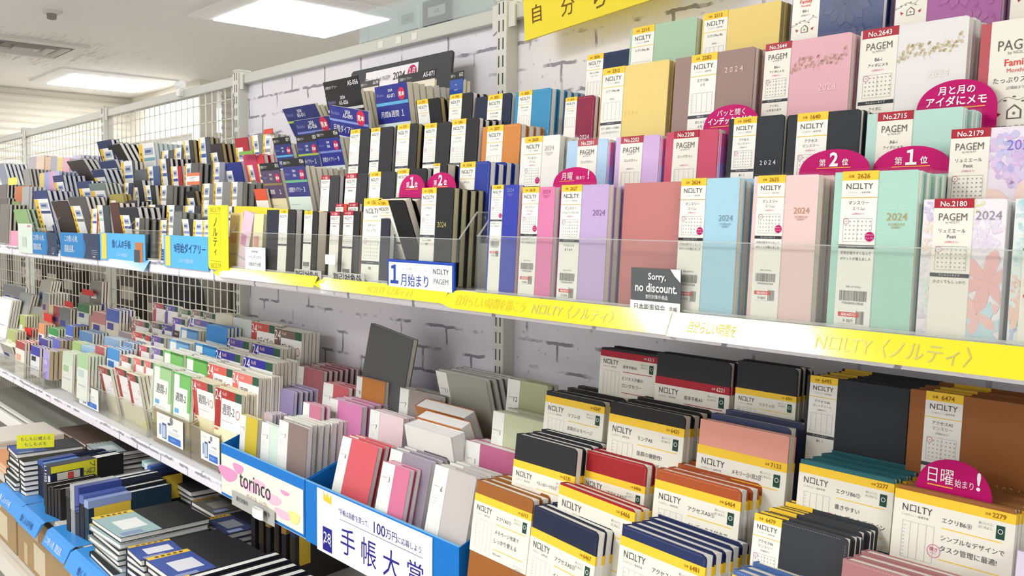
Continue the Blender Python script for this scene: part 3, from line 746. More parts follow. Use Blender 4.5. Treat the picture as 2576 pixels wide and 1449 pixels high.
row("long tray's second tier", 'slim_diary', 'diary', 'compact diaries on the second tier of the long tray', -.40, [
 (1313, 347, 1410, .160, 'white slim diary', 'f4f2ec', slim('2620', .10, .56, 'b5b0a8', .74, .22, n=2, xe=1438)),
 (1428, 356, 1530, .148, 'sky blue index diary', 'b4d4f0', nb(.28, .76, 'P', '2201', 'コンパクト-i', '', '(月曜始まり)', cal=2, sl=1, tabs=1, pg='c', n=1, bump='leather', t=.013)),
 (1551, 347, 1661, .150, 'lilac index diary', 'd8b6e6', nb(.12, .63, 'P', '2202', 'コンパクト-i', '', '(月曜始まり)', cal=2, sl=1, tabs=1, pg='c', n=1, bump='leather', t=.013)),
 (1677, 334, 1808, .152, 'crimson pink index diary', 'cf4f6e', nb(.16, .64, 'P', '2208', 'コンパクト-i', '', '(日曜始まり)', cal=2, sl=1, tabs=1, pg='c', n=0, bump='leather', t=.017)),
 (1835, 300, 1974, .160, 'black leatherette monthly diary', '2b2e34', nb(.10, .52, 'Y', '1642', 'アクセス', 'マンスリー', '(月曜始まり)', ('薄くて',), bar=MB_, bump='leather', pg='c', n=1, xe=1984, year=dict(s='2 0 2 4', x=.76, z=.72, c='d8d8d8', h=.07))),
 (1984, 290, 2166, .160, 'black leatherette monthly diary beside mint', '2b2e34', nb(.14, .57, 'Y', '1640', 'アクセス', 'マンスリー', '(日曜始まり)', ('薄くて',), bar=MB_, bump='leather', pg='c', n=2, xe=2178)),
 (2183, 288, 2424, .150, 'pale mint A6 diary', 'bfe4da', nb(.12, .50, 'P', '2715', 'A6-i', 'アイダにメモ', '(日曜始まり)', sl=1, bump='linen', r=.002, n=4, xe=2497, year=dict(x=.78, z=.5, c='cfc9a8', h=.08))),
 (2395, 328, 2640, .150, 'purple and peach floral diary', 'f0e6f2', nb(.0, .42, 'P', '2179', 'リュミエール', 'Petit', '(日曜始まり)', ('小さくてもしっかり',), bar=MB_, sl=1, flowers=FL2, n=2, Y=-.44, year=dict(x=.75, z=.2, c='7a6ab8', h=.11))),
], lean=4, t=.0105)
row("long tray's third tier", 'notebook_diary', 'diary', 'B6 diaries on the third tier of the long tray', -.33, [
 (1422, 248, 1497, .150, 'burgundy diary', '8e2246', nb(.03, .42, 'Y', '2025', 'キャレルA6', 'ウィーク', cal=2, bump='leather', stitch='c87a90', n=0, year=dict(x=.74, z=.98, c='e6d0d6', h=.11), r=.006, t=.012)),
 (1517, 175, 1684, .188, 'butter yellow diary', 'f0d787', nb(.02, .35, 'Y', '2312', 'エクリPlus B6', '', '新商品', ('ログ・記録ページ充実の', 'シンプルダイアリー'), bar='メモタイプ', cal=2, bump='linen', pg='k', n=1, year=dict(s='2 0 2 4', x=.48, z=.55, c='e2c777', h=.05))),
 (1700, 148, 1900, .190, 'taupe brown diary', 'a08680', nb(.22, .55, 'Y', '2282', 'エクリB6', 'メモ', '', ('ほとんど', 'メモ'), bar='自由メモ', cal=2, bump='leather', pg='c', n=2, xe=1924, year=dict(s='2 0 2 4', x=.76, z=.20, c='b99f99', h=.055))),
 (1926, 114, 2144, .188, 'soft pink diary with gold flower garland', 'eab6c0', nb(.01, .32, 'P', '2644', 'B6-i', 'アイダにメモ', '(日曜始まり)', ('アイダに', 'メモあります'), bar=MB_, sl=1, pg='c', n=2, xe=2162, garland='cfa498', year=dict(x=.76, z=.52, c='d3a4aa', h=.07))),
 (2167, 80, 2438, .188, 'pearl white diary with gold flower garland', 'efedec', nb(.02, .37, 'P', '2643', 'B6-i', 'アイダにメモ', '(日曜始まり)', ('アイダに', 'メモあります', 'サッと開く'), bar=MB_, sl=1, pg='c', n=4, xe=2469, garland='d6c9a4', year=dict(x=.76, z=.48, c='cfccc4', h=.07))),
 (2470, 62, 2760, .188, 'glossy coral embossed diary', 'c25a62', nb(.1, .62, 'F', '2770', 'たっぷりスリム', '', '(日曜始まり)', ('家族の予定も', 'スッキリ整理'), sl=1, relief='c25a62', ro=.4, n=1)),
], lean=4, t=.012)
row("long tray's top tier", 'notebook_diary', 'diary', 'diaries on the top tier of the long tray', -.25, [
 (1479, 141, 1592, .150, 'midnight navy diary', '1f2d50', nb(.0, .37, 'Y', '2036', 'キャレルA6', 'ウィーク', cal=2, bump='leather', stitch='5a6a96', n=1)),
 (1587, 74, 1754, .188, 'sage green diary', 'b0cfb2', nb(.04, .38, 'Y', '2310', 'エクリPlus B6', '', '', cal=2, bump='linen', pg='c', n=1, xe=1768, year=dict(s='2 0 2 4', x=.48, z=.62, c='9dbd9f', h=.05))),
 (1769, 38, 1965, .188, 'buttercup yellow diary', 'f2d884', nb(.03, .34, 'Y', '2312', 'エクリPlus B6', '', '新商品', cal=2, bump='linen', pg='k', n=2, xe=1997, year=dict(s='2 0 2 4', x=.46, z=.56, c='e0c573', h=.05))),
 (1998, -48, 2228, .190, 'navy blue diary with embossed blossoms', '20386e', nb(.01, .32, 'F', '2640', 'B6-i', '', '(日曜始まり)', sl=1, relief='1c3468', ro=.45, n=3, xe=2258, year=dict(x=.74, z=.74, c='2f4a86', h=.07))),
 (2260, -100, 2530, .190, 'mauve purple diary with embossed blossoms', 'b06aa6', nb(.01, .32, 'F', '2641', 'B6-i', '', '(月曜始まり)', sl=1, relief='b06aa6', ro=.45, n=3, xe=2560)),
 (2553, -150, 2800, .190, 'lilac family diary at the right edge', 'cfa0c8', nb(.01, .42, 'F', '2642', 'B6-i', '', '(月曜始まり)', sl=1, n=1)),
], lean=4, t=.013)

# ================================================================== above the January sign
ps = dict(bump='leather', r=.006, stitch='5b5b5b')
row("January sign's top tier", 'pocket_diary', 'diary', 'pocket diaries on the top tier above the January sign', -.30, [
 (1046, 254, 1106, .128, 'black diary with tan gilt edge', '232326', nb(.05, .52, 'Y', '1771', 'ウィック', pg='k', n=2, xe=1140, lean=-8, r=.006)),
 (1133, 240, 1190, .130, 'black stitched diary', '232326', nb(.0, .55, 'Y', '1392', 'ネクサス', 'バーチカル', n=2, xe=1225, **ps)),
 (1197, 246, 1288, .148, 'navy diary', '1d2742', nb(.36, .76, 'Y', '2021', 'キャレルA6', 'バーチカル', cal=2, n=2, year=dict(x=.88, z=.92, c='c8ccd8', h=.10), **ps)),
 (1298, 233, 1388, .150, 'teal blue diary', '3f93c0', nb(.1, .48, 'Y', '2023', 'キャレルA6', 'バーチカル', cal=2, n=4, xe=1478, bump='leather', r=.006, stitch='8cc4e0', t=.014, year=dict(x=.86, z=.82, c='b8dcec', h=.09))),
], lean=4, t=.013)
row("January sign's third tier", 'pocket_diary', 'diary', 'pocket diaries on the third tier above the January sign', -.36, [
 (883, 328, 932, .130, 'black slim pocket diary', '262629', nb(.0, .5, 'Y', '1771', 'ウィック', bar='レフトタイプ', low=('すっきり使える', 'スリムサイズ'), n=1, **ps)),
 (935, 324, 991, .130, 'black pocket diary', '262629', nb(.0, .42, 'Y', '1621', 'ウィック', bar='レフトタイプ', low=('すっきり使える', 'スリムサイズ'), n=1, **ps)),
 (996, 316, 1052, .135, 'black pocket diary with gilt edge', '262629', nb(.1, .66, 'Y', '1771', 'ウィック', bar='レフトタイプ', low=('すっきり使える', 'スリムサイズ'), pg='k', n=1, xe=1070, **ps)),
 (1070, 313, 1135, .135, 'black grained pocket diary', '2a2a2d', nb(.0, .47, 'Y', '1321', 'エクセル', 'カジュアル', n=0, bar='レフトタイプ', **ps)),
 (1139, 303, 1206, .140, 'black stitched pocket diary', '232326', nb(.0, .53, 'Y', '1361', 'エクセル', 'カジュアル', n=3, xe=1247, bar='レフトタイプ', **ps)),
 (1215, 320, 1311, .150, 'orange tan diary', 'd58a45', nb(.14, .56, 'Y', '2027', 'キャレルA6', 'バーチカル', cal=2, n=4, xe=1395, bump='leather', r=.006, stitch='f0c08c', t=.014, year=dict(x=.84, z=.82, c='f0d0ac', h=.09))),
], lean=4, t=.012)
row("January sign's second tier", 'pocket_diary', 'diary', 'pocket diaries on the second tier above the January sign', -.43, [
 (810, 443, 855, .120, 'dark grey diary with red topped band', '34343a', nb(.0, .48, 'R', '1221', '能率手帳', n=2, xe=869, **ps)),
 (871, 438, 925, .122, 'charcoal diary with red topped band', '2e2e33', nb(.0, .52, 'R', '1226', '能率手帳', n=1, **ps)),
 (932, 434, 996, .125, 'graphite diary with yellow topped band', '303137', nb(.0, .44, 'Y', '1241', 'ライツ', n=1, **ps)),
 (1002, 427, 1075, .125, 'black diary behind magenta rank sign', '232326', nb(.0, .40, 'Y', '1251', 'ライツ', n=1, **ps)),
 (1091, 413, 1126, .128, 'narrow black diary with cream pages', '232326', nb(.05, .5, 'Y', '2004', 'ライツ', pg='c', n=1, xe=1152, t=.02, **ps)),
 (1155, 410, 1234, .128, 'cobalt blue stitched diary', '2b3f9c', nb(.06, .55, 'Y', '1516', 'ポケット', n=4, xe=1313, bump='leather', r=.006, stitch='8c9ce0', t=.014, year=dict(x=.86, z=1.12, c='c8d0f0', h=.09))),
], lean=4, t=.012)
row("January sign's front tier", 'pocket_diary', 'diary', 'pocket diaries in the clear tray behind the January sign', -.500, [
 (672, 528, 692, .126, 'plain navy diary', '23283c', dict(pg='w', t=.012, w=.06, r=.006, lean=2)),
 (704, 527, 745, .128, 'black slim diary', '232326', nb(.0, .53, 'Y', '1541', 'ライツ', n=1, xe=763, bar='レフトタイプ', code='9784800569', r=.006, t=.016)),
 (767, 531, 801, .128, 'black narrow diary with thick cream pages', '232326', nb(.0, .6, 'Y', '1231', 'ライツ', pg='c', n=1, xe=826, bar='レフトタイプ', code='9784800562', r=.006, t=.022)),
 (833, 533, 848, .122, 'dark brown diary with tan edges', '3c352c', nb(.0, .6, 'R', '1204', '能率手帳', pg='k', n=2, xe=865, r=.006, w=.055)),
 (866, 531, 906, .128, 'black diary with red topped band', '232326', nb(.0, .62, 'R', '1213', '能率手帳', pg='k', n=1, xe=916, bar='レフトタイプ', code='9784800563', r=.006)),
 (917, 500, 958, .146, 'dark navy diary with long white band', '262a3a', nb(.0, .68, 'Y', '1501', 'ポケット', 'カジュアル', bar='レフトタイプ', code='9784800561', n=0, r=.006, w=.085, low=('薄型',))),
 (945, 505, 1017, .146, 'black diary tipping forward', '202023', nb(.0, .45, 'Y', '1375', 'エクセル', bar='レフトタイプ', low=('ビジネス手帳の', '定番!'), pg='c', n=1, xe=1060, lean=-20, Y=-.512, t=.016, r=.006)),
 (1063, 474, 1142, .158, 'black gilt edged diary', '202023', nb(.0, .47, 'Y', '1376', 'エクセル', '', '(月曜始まり)', bar='レフトタイプ', low=('ビジネス手帳の', '定番!'), pg='g', n=4, xe=1231, t=.014, r=.005, year=dict(x=.68, z=.7, c='c9b878', h=.1))),
], lean=3, t=.013)
row("January sign's small row", 'pocket_diary', 'diary', 'small red banded diaries behind the front tier', -.465, [
 (846, 513, 873, .10, 'orange red small diary', 'd2482e', nb(.0, .7, 'R', '1205', n=0, cal=0)),
 (878, 511, 903, .10, 'small diary with bright red topped band', '2a2a2c', nb(.0, .95, 'R', '1227', n=0, cal=0)),
], lean=3, t=.010)
# ================================================================== upper shelf, left: small diaries above the blue cards
def sb(b0=.0, b1=.5, c2='3c57a5', **kw):
    d = dict(b=(b0, b1), k='S', c2=c2, r=.004); d.update(kw); return d
G = 'small banded diaries in rows above the blue cards'
FILM = dict(sl=1, pg='s')
row("blue cards' front row", 'small_diary', 'diary', G, -.500, [
 (80, 482, 117, .20, 'navy and white labelled planner with yellow edge', '3b4a80', sb(.04, .95, '35477f', n=4, xe=176, lean=-12, t=.014)),
 (128, 507, 168, .19, 'dark brown planner leaning forward', '463a38', dict(n=2, xe=190, lean=-18, pg='w', t=.014)),
 (170, 497, 213, .20, 'grey planner with tan top', '5d5c5c', sb(.04, .6, '777777', n=3, xe=265, lean=-14, t=.012)),
 (230, 526, 243, .145, 'red edged diary with yellow banded edge', 'b13a34', sb(.1, .95, n=0, w=.06)),
 (244, 517, 273, .155, 'slate diary with mint band', '454b50', sb(.0, .48, 'a9d3c6', n=1, xe=284, lean=-4)),
 (275, 511, 299, .155, 'brown diary with pale page edges', '5a3a34', dict(n=2, xe=318, pg='w', lean=-8)),
 (299, 523, 344, .148, 'dark diary with yellow edged band', '2c2f3a', sb(.0, .5, n=3, xe=352, lean=-10)),
 (341, 549, 364, .122, 'dark grey diary wrapped in film', '4a4845', sb(.0, .45, 'd8d8d2', n=4, xe=404, **FILM)),
 (405, 554, 427, .112, 'small black diary by the clear divider', '2f2f33', sb(.0, .7, n=1)),
 (424, 533, 458, .135, 'greenish grey diary in film', '6d7470', sb(.0, .4, 'c8ccc6', n=2, xe=478, **FILM)),
 (455, 552, 486, .115, 'small dark diary with blue printed band', '33343c', sb(.0, .6, '8fa5d8', n=1, lean=-6)),
 (488, 554, 511, .112, 'small diary with wide yellow edge', '3b3c44', sb(.0, .98, '8fa5d8', n=0)),
 (512, 554, 530, .112, 'small diary tucked beside the yellow sign', '3b3c44', sb(.0, .98, '8fa5d8', n=0)),
], lean=3, t=.0135)
row("blue cards' second row", 'small_diary', 'diary', G, -.43, [
 (56, 470, 74, .14, 'pale grey diary at the far end', 'b9babb', dict(n=3, t=.012, pg='w')),
 (193, 458, 228, .165, 'black and blue labelled planner', '3c4a78', sb(.05, .95, '35477f', n=2, xe=262, lean=-12)),
 (222, 463, 262, .17, 'grey green printed planner', '7f8b88', sb(.05, .9, '9aa8a4', n=3, xe=300, lean=-14)),
 (238, 497, 263, .15, 'black diary with rounded spine', '33363a', dict(n=2, xe=268, pg='w')),
 (273, 490, 309, .13, 'gilt gold booklet standing open', 'b0a35c', sb(.0, .4, '6d6430', n=1, lean=-12, pg='k')),
 (318, 505, 344, .13, 'black diary with white pages', '2e2e31', dict(n=3, xe=352, pg='w')),
 (352, 520, 372, .12, 'cream diary in film', 'c9bd9a', sb(.0, .5, 'c8ccc6', n=0, **FILM)),
 (373, 516, 407, .125, 'navy black diary with yellow edged band', '2b2e38', sb(.06, .52, n=2, xe=420)),
 (421, 517, 458, .122, 'charcoal diary half hidden by film', '3a3c3e', sb(.0, .5, 'c8ccc6', n=1)),
 (467, 518, 505, .122, 'black diary with blue printed band', '2c2c30', sb(.0, .6, '8fa5d8', n=1, xe=511)),
 (511, 515, 535, .122, 'pale blue banded diary in film', 'b9bfcc', sb(.0, .6, '8fa5d8', n=0, **FILM)),
 (575, 520, 590, .11, 'small diary behind the yellow sign', '3b3c44', sb(.0, .6, n=0)),
], lean=3, t=.010)
row("blue cards' third row", 'small_diary', 'diary', G, -.365, [
 (132, 443, 157, .18, 'black topped planner with yellow edge', '3c4a78', sb(.05, .95, '4456a8', n=4, xe=214, lean=-10)),
 (229, 429, 258, .19, 'dark blue label planner leaning forward', '3a4774', sb(.05, .95, '35477f', n=3, xe=302, lean=-20)),
 (300, 464, 320, .15, 'pale planner with cream edge', 'cfcab4', dict(n=1, pg='c')),
 (314, 461, 334, .145, 'navy diary with pale band', '39415a', sb(.0, .5, n=0)),
 (335, 455, 355, .15, 'black diary with tall white pages', '34363b', sb(.0, .42, 'b9c9cf', n=1, xe=367, lean=-8)),
 (365, 467, 388, .145, 'black diary with cream pages', '2d3036', sb(.0, .55, n=1, xe=405, pg='c', lean=-5)),
 (404, 468, 436, .148, 'grey diary in film with brown copies', '615f5a', sb(.0, .5, 'c8ccc6', n=5, xe=482, **FILM)),
 (468, 482, 489, .13, 'black diary with cream block', '2b2a2c', sb(.0, .8, n=1, xe=510, pg='k', lean=-10)),
 (510, 463, 539, .148, 'grey filmed diary with dark cover', '7a7a78', sb(.0, .62, 'c8ccc6', n=1, **FILM)),
 (539, 460, 583, .148, 'silver grey diary in crinkled film', '838483', sb(.0, .5, 'c8ccc6', n=1, **FILM)),
 (583, 459, 611, .148, 'ash grey diary with many copies', '8c8c89', sb(.0, .55, 'c8ccc6', n=4, xe=640, **FILM)),
], lean=3, t=.0135)
row("blue cards' fourth row", 'small_diary', 'diary', G, -.30, [
 (167, 407, 208, .22, 'dark brown notebook flopping forward', '5b5350', dict(n=2, xe=246, lean=-30, pg='w', t=.014)),
 (247, 408, 288, .20, 'navy label planner with many copies', '3f4c78', sb(.05, .95, '35477f', n=2, xe=300, lean=-22)),
 (303, 408, 337, .19, 'white labelled planner with dark top', '4f5257', sb(.03, .85, '3c62b8', n=1, xe=354, lean=-4)),
 (340, 428, 371, .16, 'dark grey notebook behind pale film', '55595e', dict(n=1, pg='w')),
 (371, 420, 401, .15, 'steel blue diary', '4d648f', sb(.0, .45, n=0, lean=-3)),
 (402, 401, 426, .18, 'maroon black diary with tall yellow edge', '3b323c', sb(.0, .62, '4a66b0', n=4, xe=490, pg='w', t=.012, lean=-5)),
 (430, 420, 456, .15, 'bright red diary', 'b2303c', sb(.0, .62, n=1, xe=466, pg='w', lean=-4)),
 (466, 413, 500, .16, 'dark grey diary wrapped in film', '57585a', sb(.0, .45, 'c8ccc6', n=5, xe=540, **FILM)),
 (538, 410, 566, .16, 'blue grey diary in film', '8a8fa0', sb(.0, .55, '6f86c0', n=0, **FILM)),
 (560, 412, 605, .15, 'ultramarine diary leaning forward', '323c8c', sb(.0, .45, 'c8ccc6', n=3, xe=628, pg='w', lean=-12)),
 (610, 392, 642, .19, 'raspberry pink diary with yellow edge', 'd0486c', sb(.18, .6, '8a8a8a', n=1, lean=-14)),
 (645, 391, 662, .16, 'red rimmed diary with white cover', 'd8404c', sb(.0, .5, n=1, pg='w', lean=-10)),
], lean=3, t=.0135)
row("blue cards' top row", 'small_diary', 'diary', G, -.235, [
 (243, 357, 278, .21, 'navy planner with yellow edged lower band', '2f3a66', sb(.1, .9, '6a6a6a', n=1, lean=-14)),
 (268, 367, 300, .21, 'black and white notebooks flopping forward', '3a3836', dict(n=5, xe=352, lean=-28, pg='w', t=.014)),
 (348, 364, 387, .20, 'pale sky blue labelled planner', 'b9d8e0', sb(.0, .98, '86bccc', n=6, xe=450, lean=-6)),
 (405, 381, 440, .16, 'grey navy diary with pale band', '484c58', sb(.1, .55, n=1)),
 (440, 374, 461, .16, 'dark blue diary with wide band', '3c4258', sb(.0, .8, n=1)),
 (461, 355, 484, .19, 'charcoal diary with kraft edges', '403d3c', sb(.0, .6, 'c8ccc6', n=1, xe=499, pg='k', lean=-5)),
 (499, 348, 527, .20, 'tall grey blue diary', '4a5360', sb(.0, .6, '3c62b8', n=1, xe=538, pg='k', lean=-4)),
 (527, 364, 556, .18, 'maroon black diary with kraft edged copies', '3a3234', sb(.0, .55, '4a66b0', n=4, xe=594, pg='k', lean=-9)),
 (590, 349, 622, .19, 'deep red diary with yellow edge', 'b82f3c', sb(.0, .55, '8a8a8a', n=1, xe=634, pg='w', lean=-8)),
 (633, 342, 664, .19, 'grey marbled diary', '83857f', sb(.0, .5, n=1, xe=680, lean=-6)),
 (664, 337, 690, .17, 'pale banded diary under the red tag', 'd9d5c8', sb(.0, .7, '9a9a9a', n=2)),
], lean=3, t=.0135)
PACK = dict(sl=1, r=.002)
GF = 'pale packs at the far end of the upper shelf'
def pk(**kw):
    d = dict(PACK); d.update(kw); return d
row("far end's front row", 'pastel_pack', 'notebook', GF, -.500, [
 (-8, 540, 8, .16, 'grey booklet leaning forward', '8a8884', pk(n=3, lean=-14, pg='c')),
 (18, 580, 50, .075, 'rose pink sticker pack', 'f3a8c8', pk(n=1)),
 (33, 528, 66, .15, 'leaf green booklet in film', '9cc486', pk(n=5, xe=92, lean=-14)),
 (2, 515, 24, .15, 'brown grey booklet', '807a76', pk(n=4, xe=48, pg='c')),
], lean=3, t=.010)
row("far end's second row", 'pastel_pack', 'notebook', GF, -.42, [
 (29, 508, 50, .14, 'olive green booklet in film', '8faa6c', pk(n=6, xe=82, lean=-10)),
 (-6, 499, 20, .15, 'dark plum booklet', '5d555c', pk(n=3, xe=46)),
 (35, 488, 58, .14, 'orange brown card pack', 'd98050', pk(n=2, lean=-12)),
 (36, 470, 68, .15, 'orange card pack standing higher', 'e08a56', pk(n=1, lean=-12)),
], lean=3, t=.010)
row("far end's third row", 'pastel_pack', 'notebook', GF, -.34, [
 (-8, 466, 18, .15, 'plum grey booklet', '6f676c', pk(n=4, xe=40)),
 (56, 427, 72, .18, 'silver grey booklet with white edges', 'a9aaa6', pk(n=6, xe=112, lean=-8)),
 (100, 436, 112, .17, 'yellow striped pack', 'f0d878', pk(n=2)),
 (112, 434, 124, .17, 'periwinkle blue pack', 'a8b4ec', pk(n=2)),
 (124, 432, 138, .17, 'orchid pink pack', 'e6a8d8', pk(n=2)),
 (133, 432, 150, .17, 'lilac blue dotted pack', 'b9c0ee', pk(n=5, xe=190)),
], lean=3, t=.010)
row("far end's top row", 'pastel_pack', 'notebook', GF, -.25, [
 (-10, 414, 8, .20, 'grey blue folder', '9aa2b6', pk(n=5, xe=50, lean=-14)),
 (72, 396, 92, .19, 'grey lilac pack', 'c0bcc6', pk(n=1)),
 (92, 393, 112, .19, 'cream and coral pack', 'f6dcc4', pk(n=2)),
 (114, 396, 128, .18, 'peach pack', 'f2cfae', pk(n=1)),
 (128, 398, 144, .18, 'blue grey pack', 'b4b6cc', pk(n=1)),
 (144, 397, 158, .18, 'pale yellow pack', 'f3dc8e', pk(n=1)),
 (156, 399, 176, .18, 'candy pink pack', 'f4bcd4', pk(n=3)),
 (184, 392, 204, .18, 'pale violet pack', 'cfcdf2', pk(n=5, xe=240)),
], lean=3, t=.0135)
# ================================================================== binder refills
def refill(name, P, w, h, t, o, lean):
    R = Matrix.Rotation(math.radians(o.get('yaw', 0)), 3, 'Z') @ Matrix.Rotation(math.radians(-lean), 3, 'X') @ Matrix.Rotation(math.radians(o.get('roll', 0)), 3, 'Y')
    root = empty(name, P-R @ Vector((0, 0, h)), R.to_euler())
    s = MB(); s.box(.001, w-.001, .0008, t, 0, h-.001, PG[o.get('pg', 'c')]); s.build('sheets', root)
    c = MB(); st = o['st']; L = MB()
    if st == 'bx':
        blue = M(o.get('c', '2c2f86'), .3); low = M(o.get('low', 'd9e6ec'), .35)
        c.bar(0, w, 0, .0008, [0, h*.62, h], [low, blue]); co = c.build('cover_card', root)
        L.text('Bindex', w*.16, h*.91, .055*w, M('8f93c8', .5), -.0004, maxw=.26*w)
        L.text('2024', w*.48, h*.945, .05*w, WHITE, -.0004, bold=.01); L.text(o['num'], w*.48, h*.89, .062*w, WHITE, -.0004, maxw=.26*w, bold=.01)
        L.rect(0, w, h*.80, h*.83, M(o.get('c2', '64b4e0'), .4), -.0003)
        L.text(o.get('t1', '月間ダイアリー'), w*.40, h*.71, .11*w, WHITE, -.0004, maxw=.62*w); L.text(o.get('t2', '1').replace('1', '１'), w*.80, h*.71, .11*w, WHITE, -.0004)
        if o.get('mihon', 1): L.disc(w*.82, h*.895, .11*w, M('cf2f52', .4), -.0006); L.text('見本', w*.82, h*.895, .085*w, WHITE, -.0008, bold=.02)
        for q in range(3): L.rect(w*.06, w*(.5+.1*q), h*(.52-.08*q), h*(.527-.08*q), M('9fb4c4', .6), -.0003)
    elif st == '24':
        col = M(o['c'], .4); paper = M(o.get('low', 'f6f3e8'), .45)
        c.bar(0, w, 0, .0008, [0, h], [paper]); co = c.build('cover_card', root)
        L.rect(w*.20, w-.002, h*o.get('zl', .45), h*.87, M('f8f6f4', .5), -.0002)
        L.rect(w*.0+.001, w*.24, h*o.get('zl', .45), h-.001, col, -.0003); L.rect(w*.24, w*.76, h*.87, h-.001, col, -.0003); L.rect(w*.76, w-.001, h*.87, h-.001, M('2c5a44', .5), -.0003)
        L.text('24', w*.12, h*.90, .17*w, WHITE, -.0006); L.text('Refill', w*.36, h*.935, .06*w, M('f6c8c0', .5), -.0006); L.text('daigo', w*.88, h*.93, .06*w, WHITE, -.0006) if False else None
        L.text(o.get('ti',''), w*.52, h*.72, .17*w, INK, -.0006, maxw=.46*w); L.ring(w*.87, h*.70, .075*w, .015*w, M('d8604c', .5), -.0005, 14)
        for q in range(4): L.rect(w*.84, w*.94, h*(.44-.035*q), h*(.45-.035*q), LGREY, -.0005)
        L.rect(w*.02, w*.16, h*.40, h*.425, M('d8604c', .5), -.0005); L.rect(w*.28, w*.7, h*.56, h*.567, M('e09a90', .5), -.0005)
        if o.get('tag'): L.rect(w*.12, w*.6, h*.58, h*.72, M('5a4744', .5), -.0008); L.text(o['tag'], w*.36, h*.65, .06*w, WHITE, -.001, maxw=.4*w)
    elif st == 'gr':
        col = M(o['c'], .4)
        c.bar(0, w, 0, .0008, [0, h], [M('f4f8f2', .45)]); co = c.build('cover_card', root)
        L.frame(.001, w-.001, .001, h-.001, .05*w, col, -.0003); L.rect(w*.35, w-.002, h*.76, h-.002, col, -.0003); L.rect(w*.8, w-.002, h*.4, h*.76, col, -.0003)
        L.text(o.get('ti',''), w*.45, h*.60, .18*w, INK, -.0006, maxw=.56*w); L.rect(w*.14, w*.36, h*.34, h*.41, M('6fb4e8', .5), -.0005)
        for q in range(3): L.rect(w*.14, w*.7, h*(.30-.05*q), h*(.308-.05*q), LGREY, -.0005)
        if o.get('tag'): L.rect(w*.10, w*.6, h*.62, h*.76, M('3a3f8c', .5), -.0008); L.text(o['tag'], w*.35, h*.69, .06*w, WHITE, -.001, maxw=.42*w)
    else:
        col = M(o['c'], .4)
        c.bar(0, w, 0, .0008, [0, h*o.get('cut', .7), h], [M(o.get('low', 'eeece4'), .45), col]); co = c.build('cover_card', root)
        L.rect(w*.12, w*.6, h*.5, h*.66, M(o.get('c2', '4a4a90'), .5), -.0005); L.rect(w*.12, w*.8, h*.3, h*.33, LGREY, -.0005)
    L.build('lettering', co)
    if o.get('hd'):
        g = MB(); hh = o.get('hh', .017); g.box(0, w, .001, .0022, h-.004, h+hh, M('26262a', .35)); ho = g.build('header_strip', root)
        K = MB(); K.text(o['hd'], w*.97, h+hh*.58, min(hh*.5, .011), WHITE, .0006, 'r', maxw=.3*w, bold=.01); K.text('月間ダイアリー', w*.04, h+hh*.5, min(hh*.4, .007), WHITE, .0006, 'l', maxw=.34*w)
        K.build('lettering', ho)
    if o.get('film'):
        g = MB(); g.cprof(w+.003, t+.002, .0004, [0, h+.004], [SLEEVE], e=.0012); g.build('clear_bag', root)
    return root
def refill_row(rname, group, Y, items, lean=4.0, t=.010, nm='planner_refill'):
    got = []
    for xl, yt, xr, h, look, o in items:
        y = o.get('Y', Y); P = on_y(xl, yt, y); Q = on_y(xr, yt, y)
        w = o.get('w') or max(.02, Q.x-P.x)
        got.append((P.x, refill(nm, P, w, h, o.get('t', t), o, o.get('lean', lean)), look, o, P, w, o.get('t', t), xl, yt))
    got.sort(key=lambda g: g[0])
    for i, (x, root, look, o, P, w, tt, xl, yt) in enumerate(got):
        tag(root, '%s, %s from left in %s' % (look, ORD[i], rname), 'planner refill' if nm == 'planner_refill' else 'stationery pack', group)
        n = o.get('n', 0)
        if n:
            tt = (tt+.0032)/math.cos(math.radians(o.get('lean', lean)))
            sp = tt*1.04
            if o.get('xe'): sp = min(max(tt*1.02, (min(on_x(o['xe'], yt, P.x+w).y, -.02)-P.y-tt)/n), tt*2.0)
            for k in range(n):
                if P.y+sp*(k+1)+tt > .03: break
                c = copy_thing(root, (random.uniform(-.002, .002), sp*(k+1), random.uniform(-.003, .001)), ('lettering', 'header_strip', 'cover_card') if o['st'] == 'bx' else ('lettering', 'header_strip'))
                tag(c, '%s, %s one behind the %s from left, %s' % (' '.join(look.split()[-4:]), ORD[k], ORD[i], rname), 'planner refill' if nm == 'planner_refill' else 'stationery pack', group)
BXG = 'blue ring binder refills in front of the brick panel'
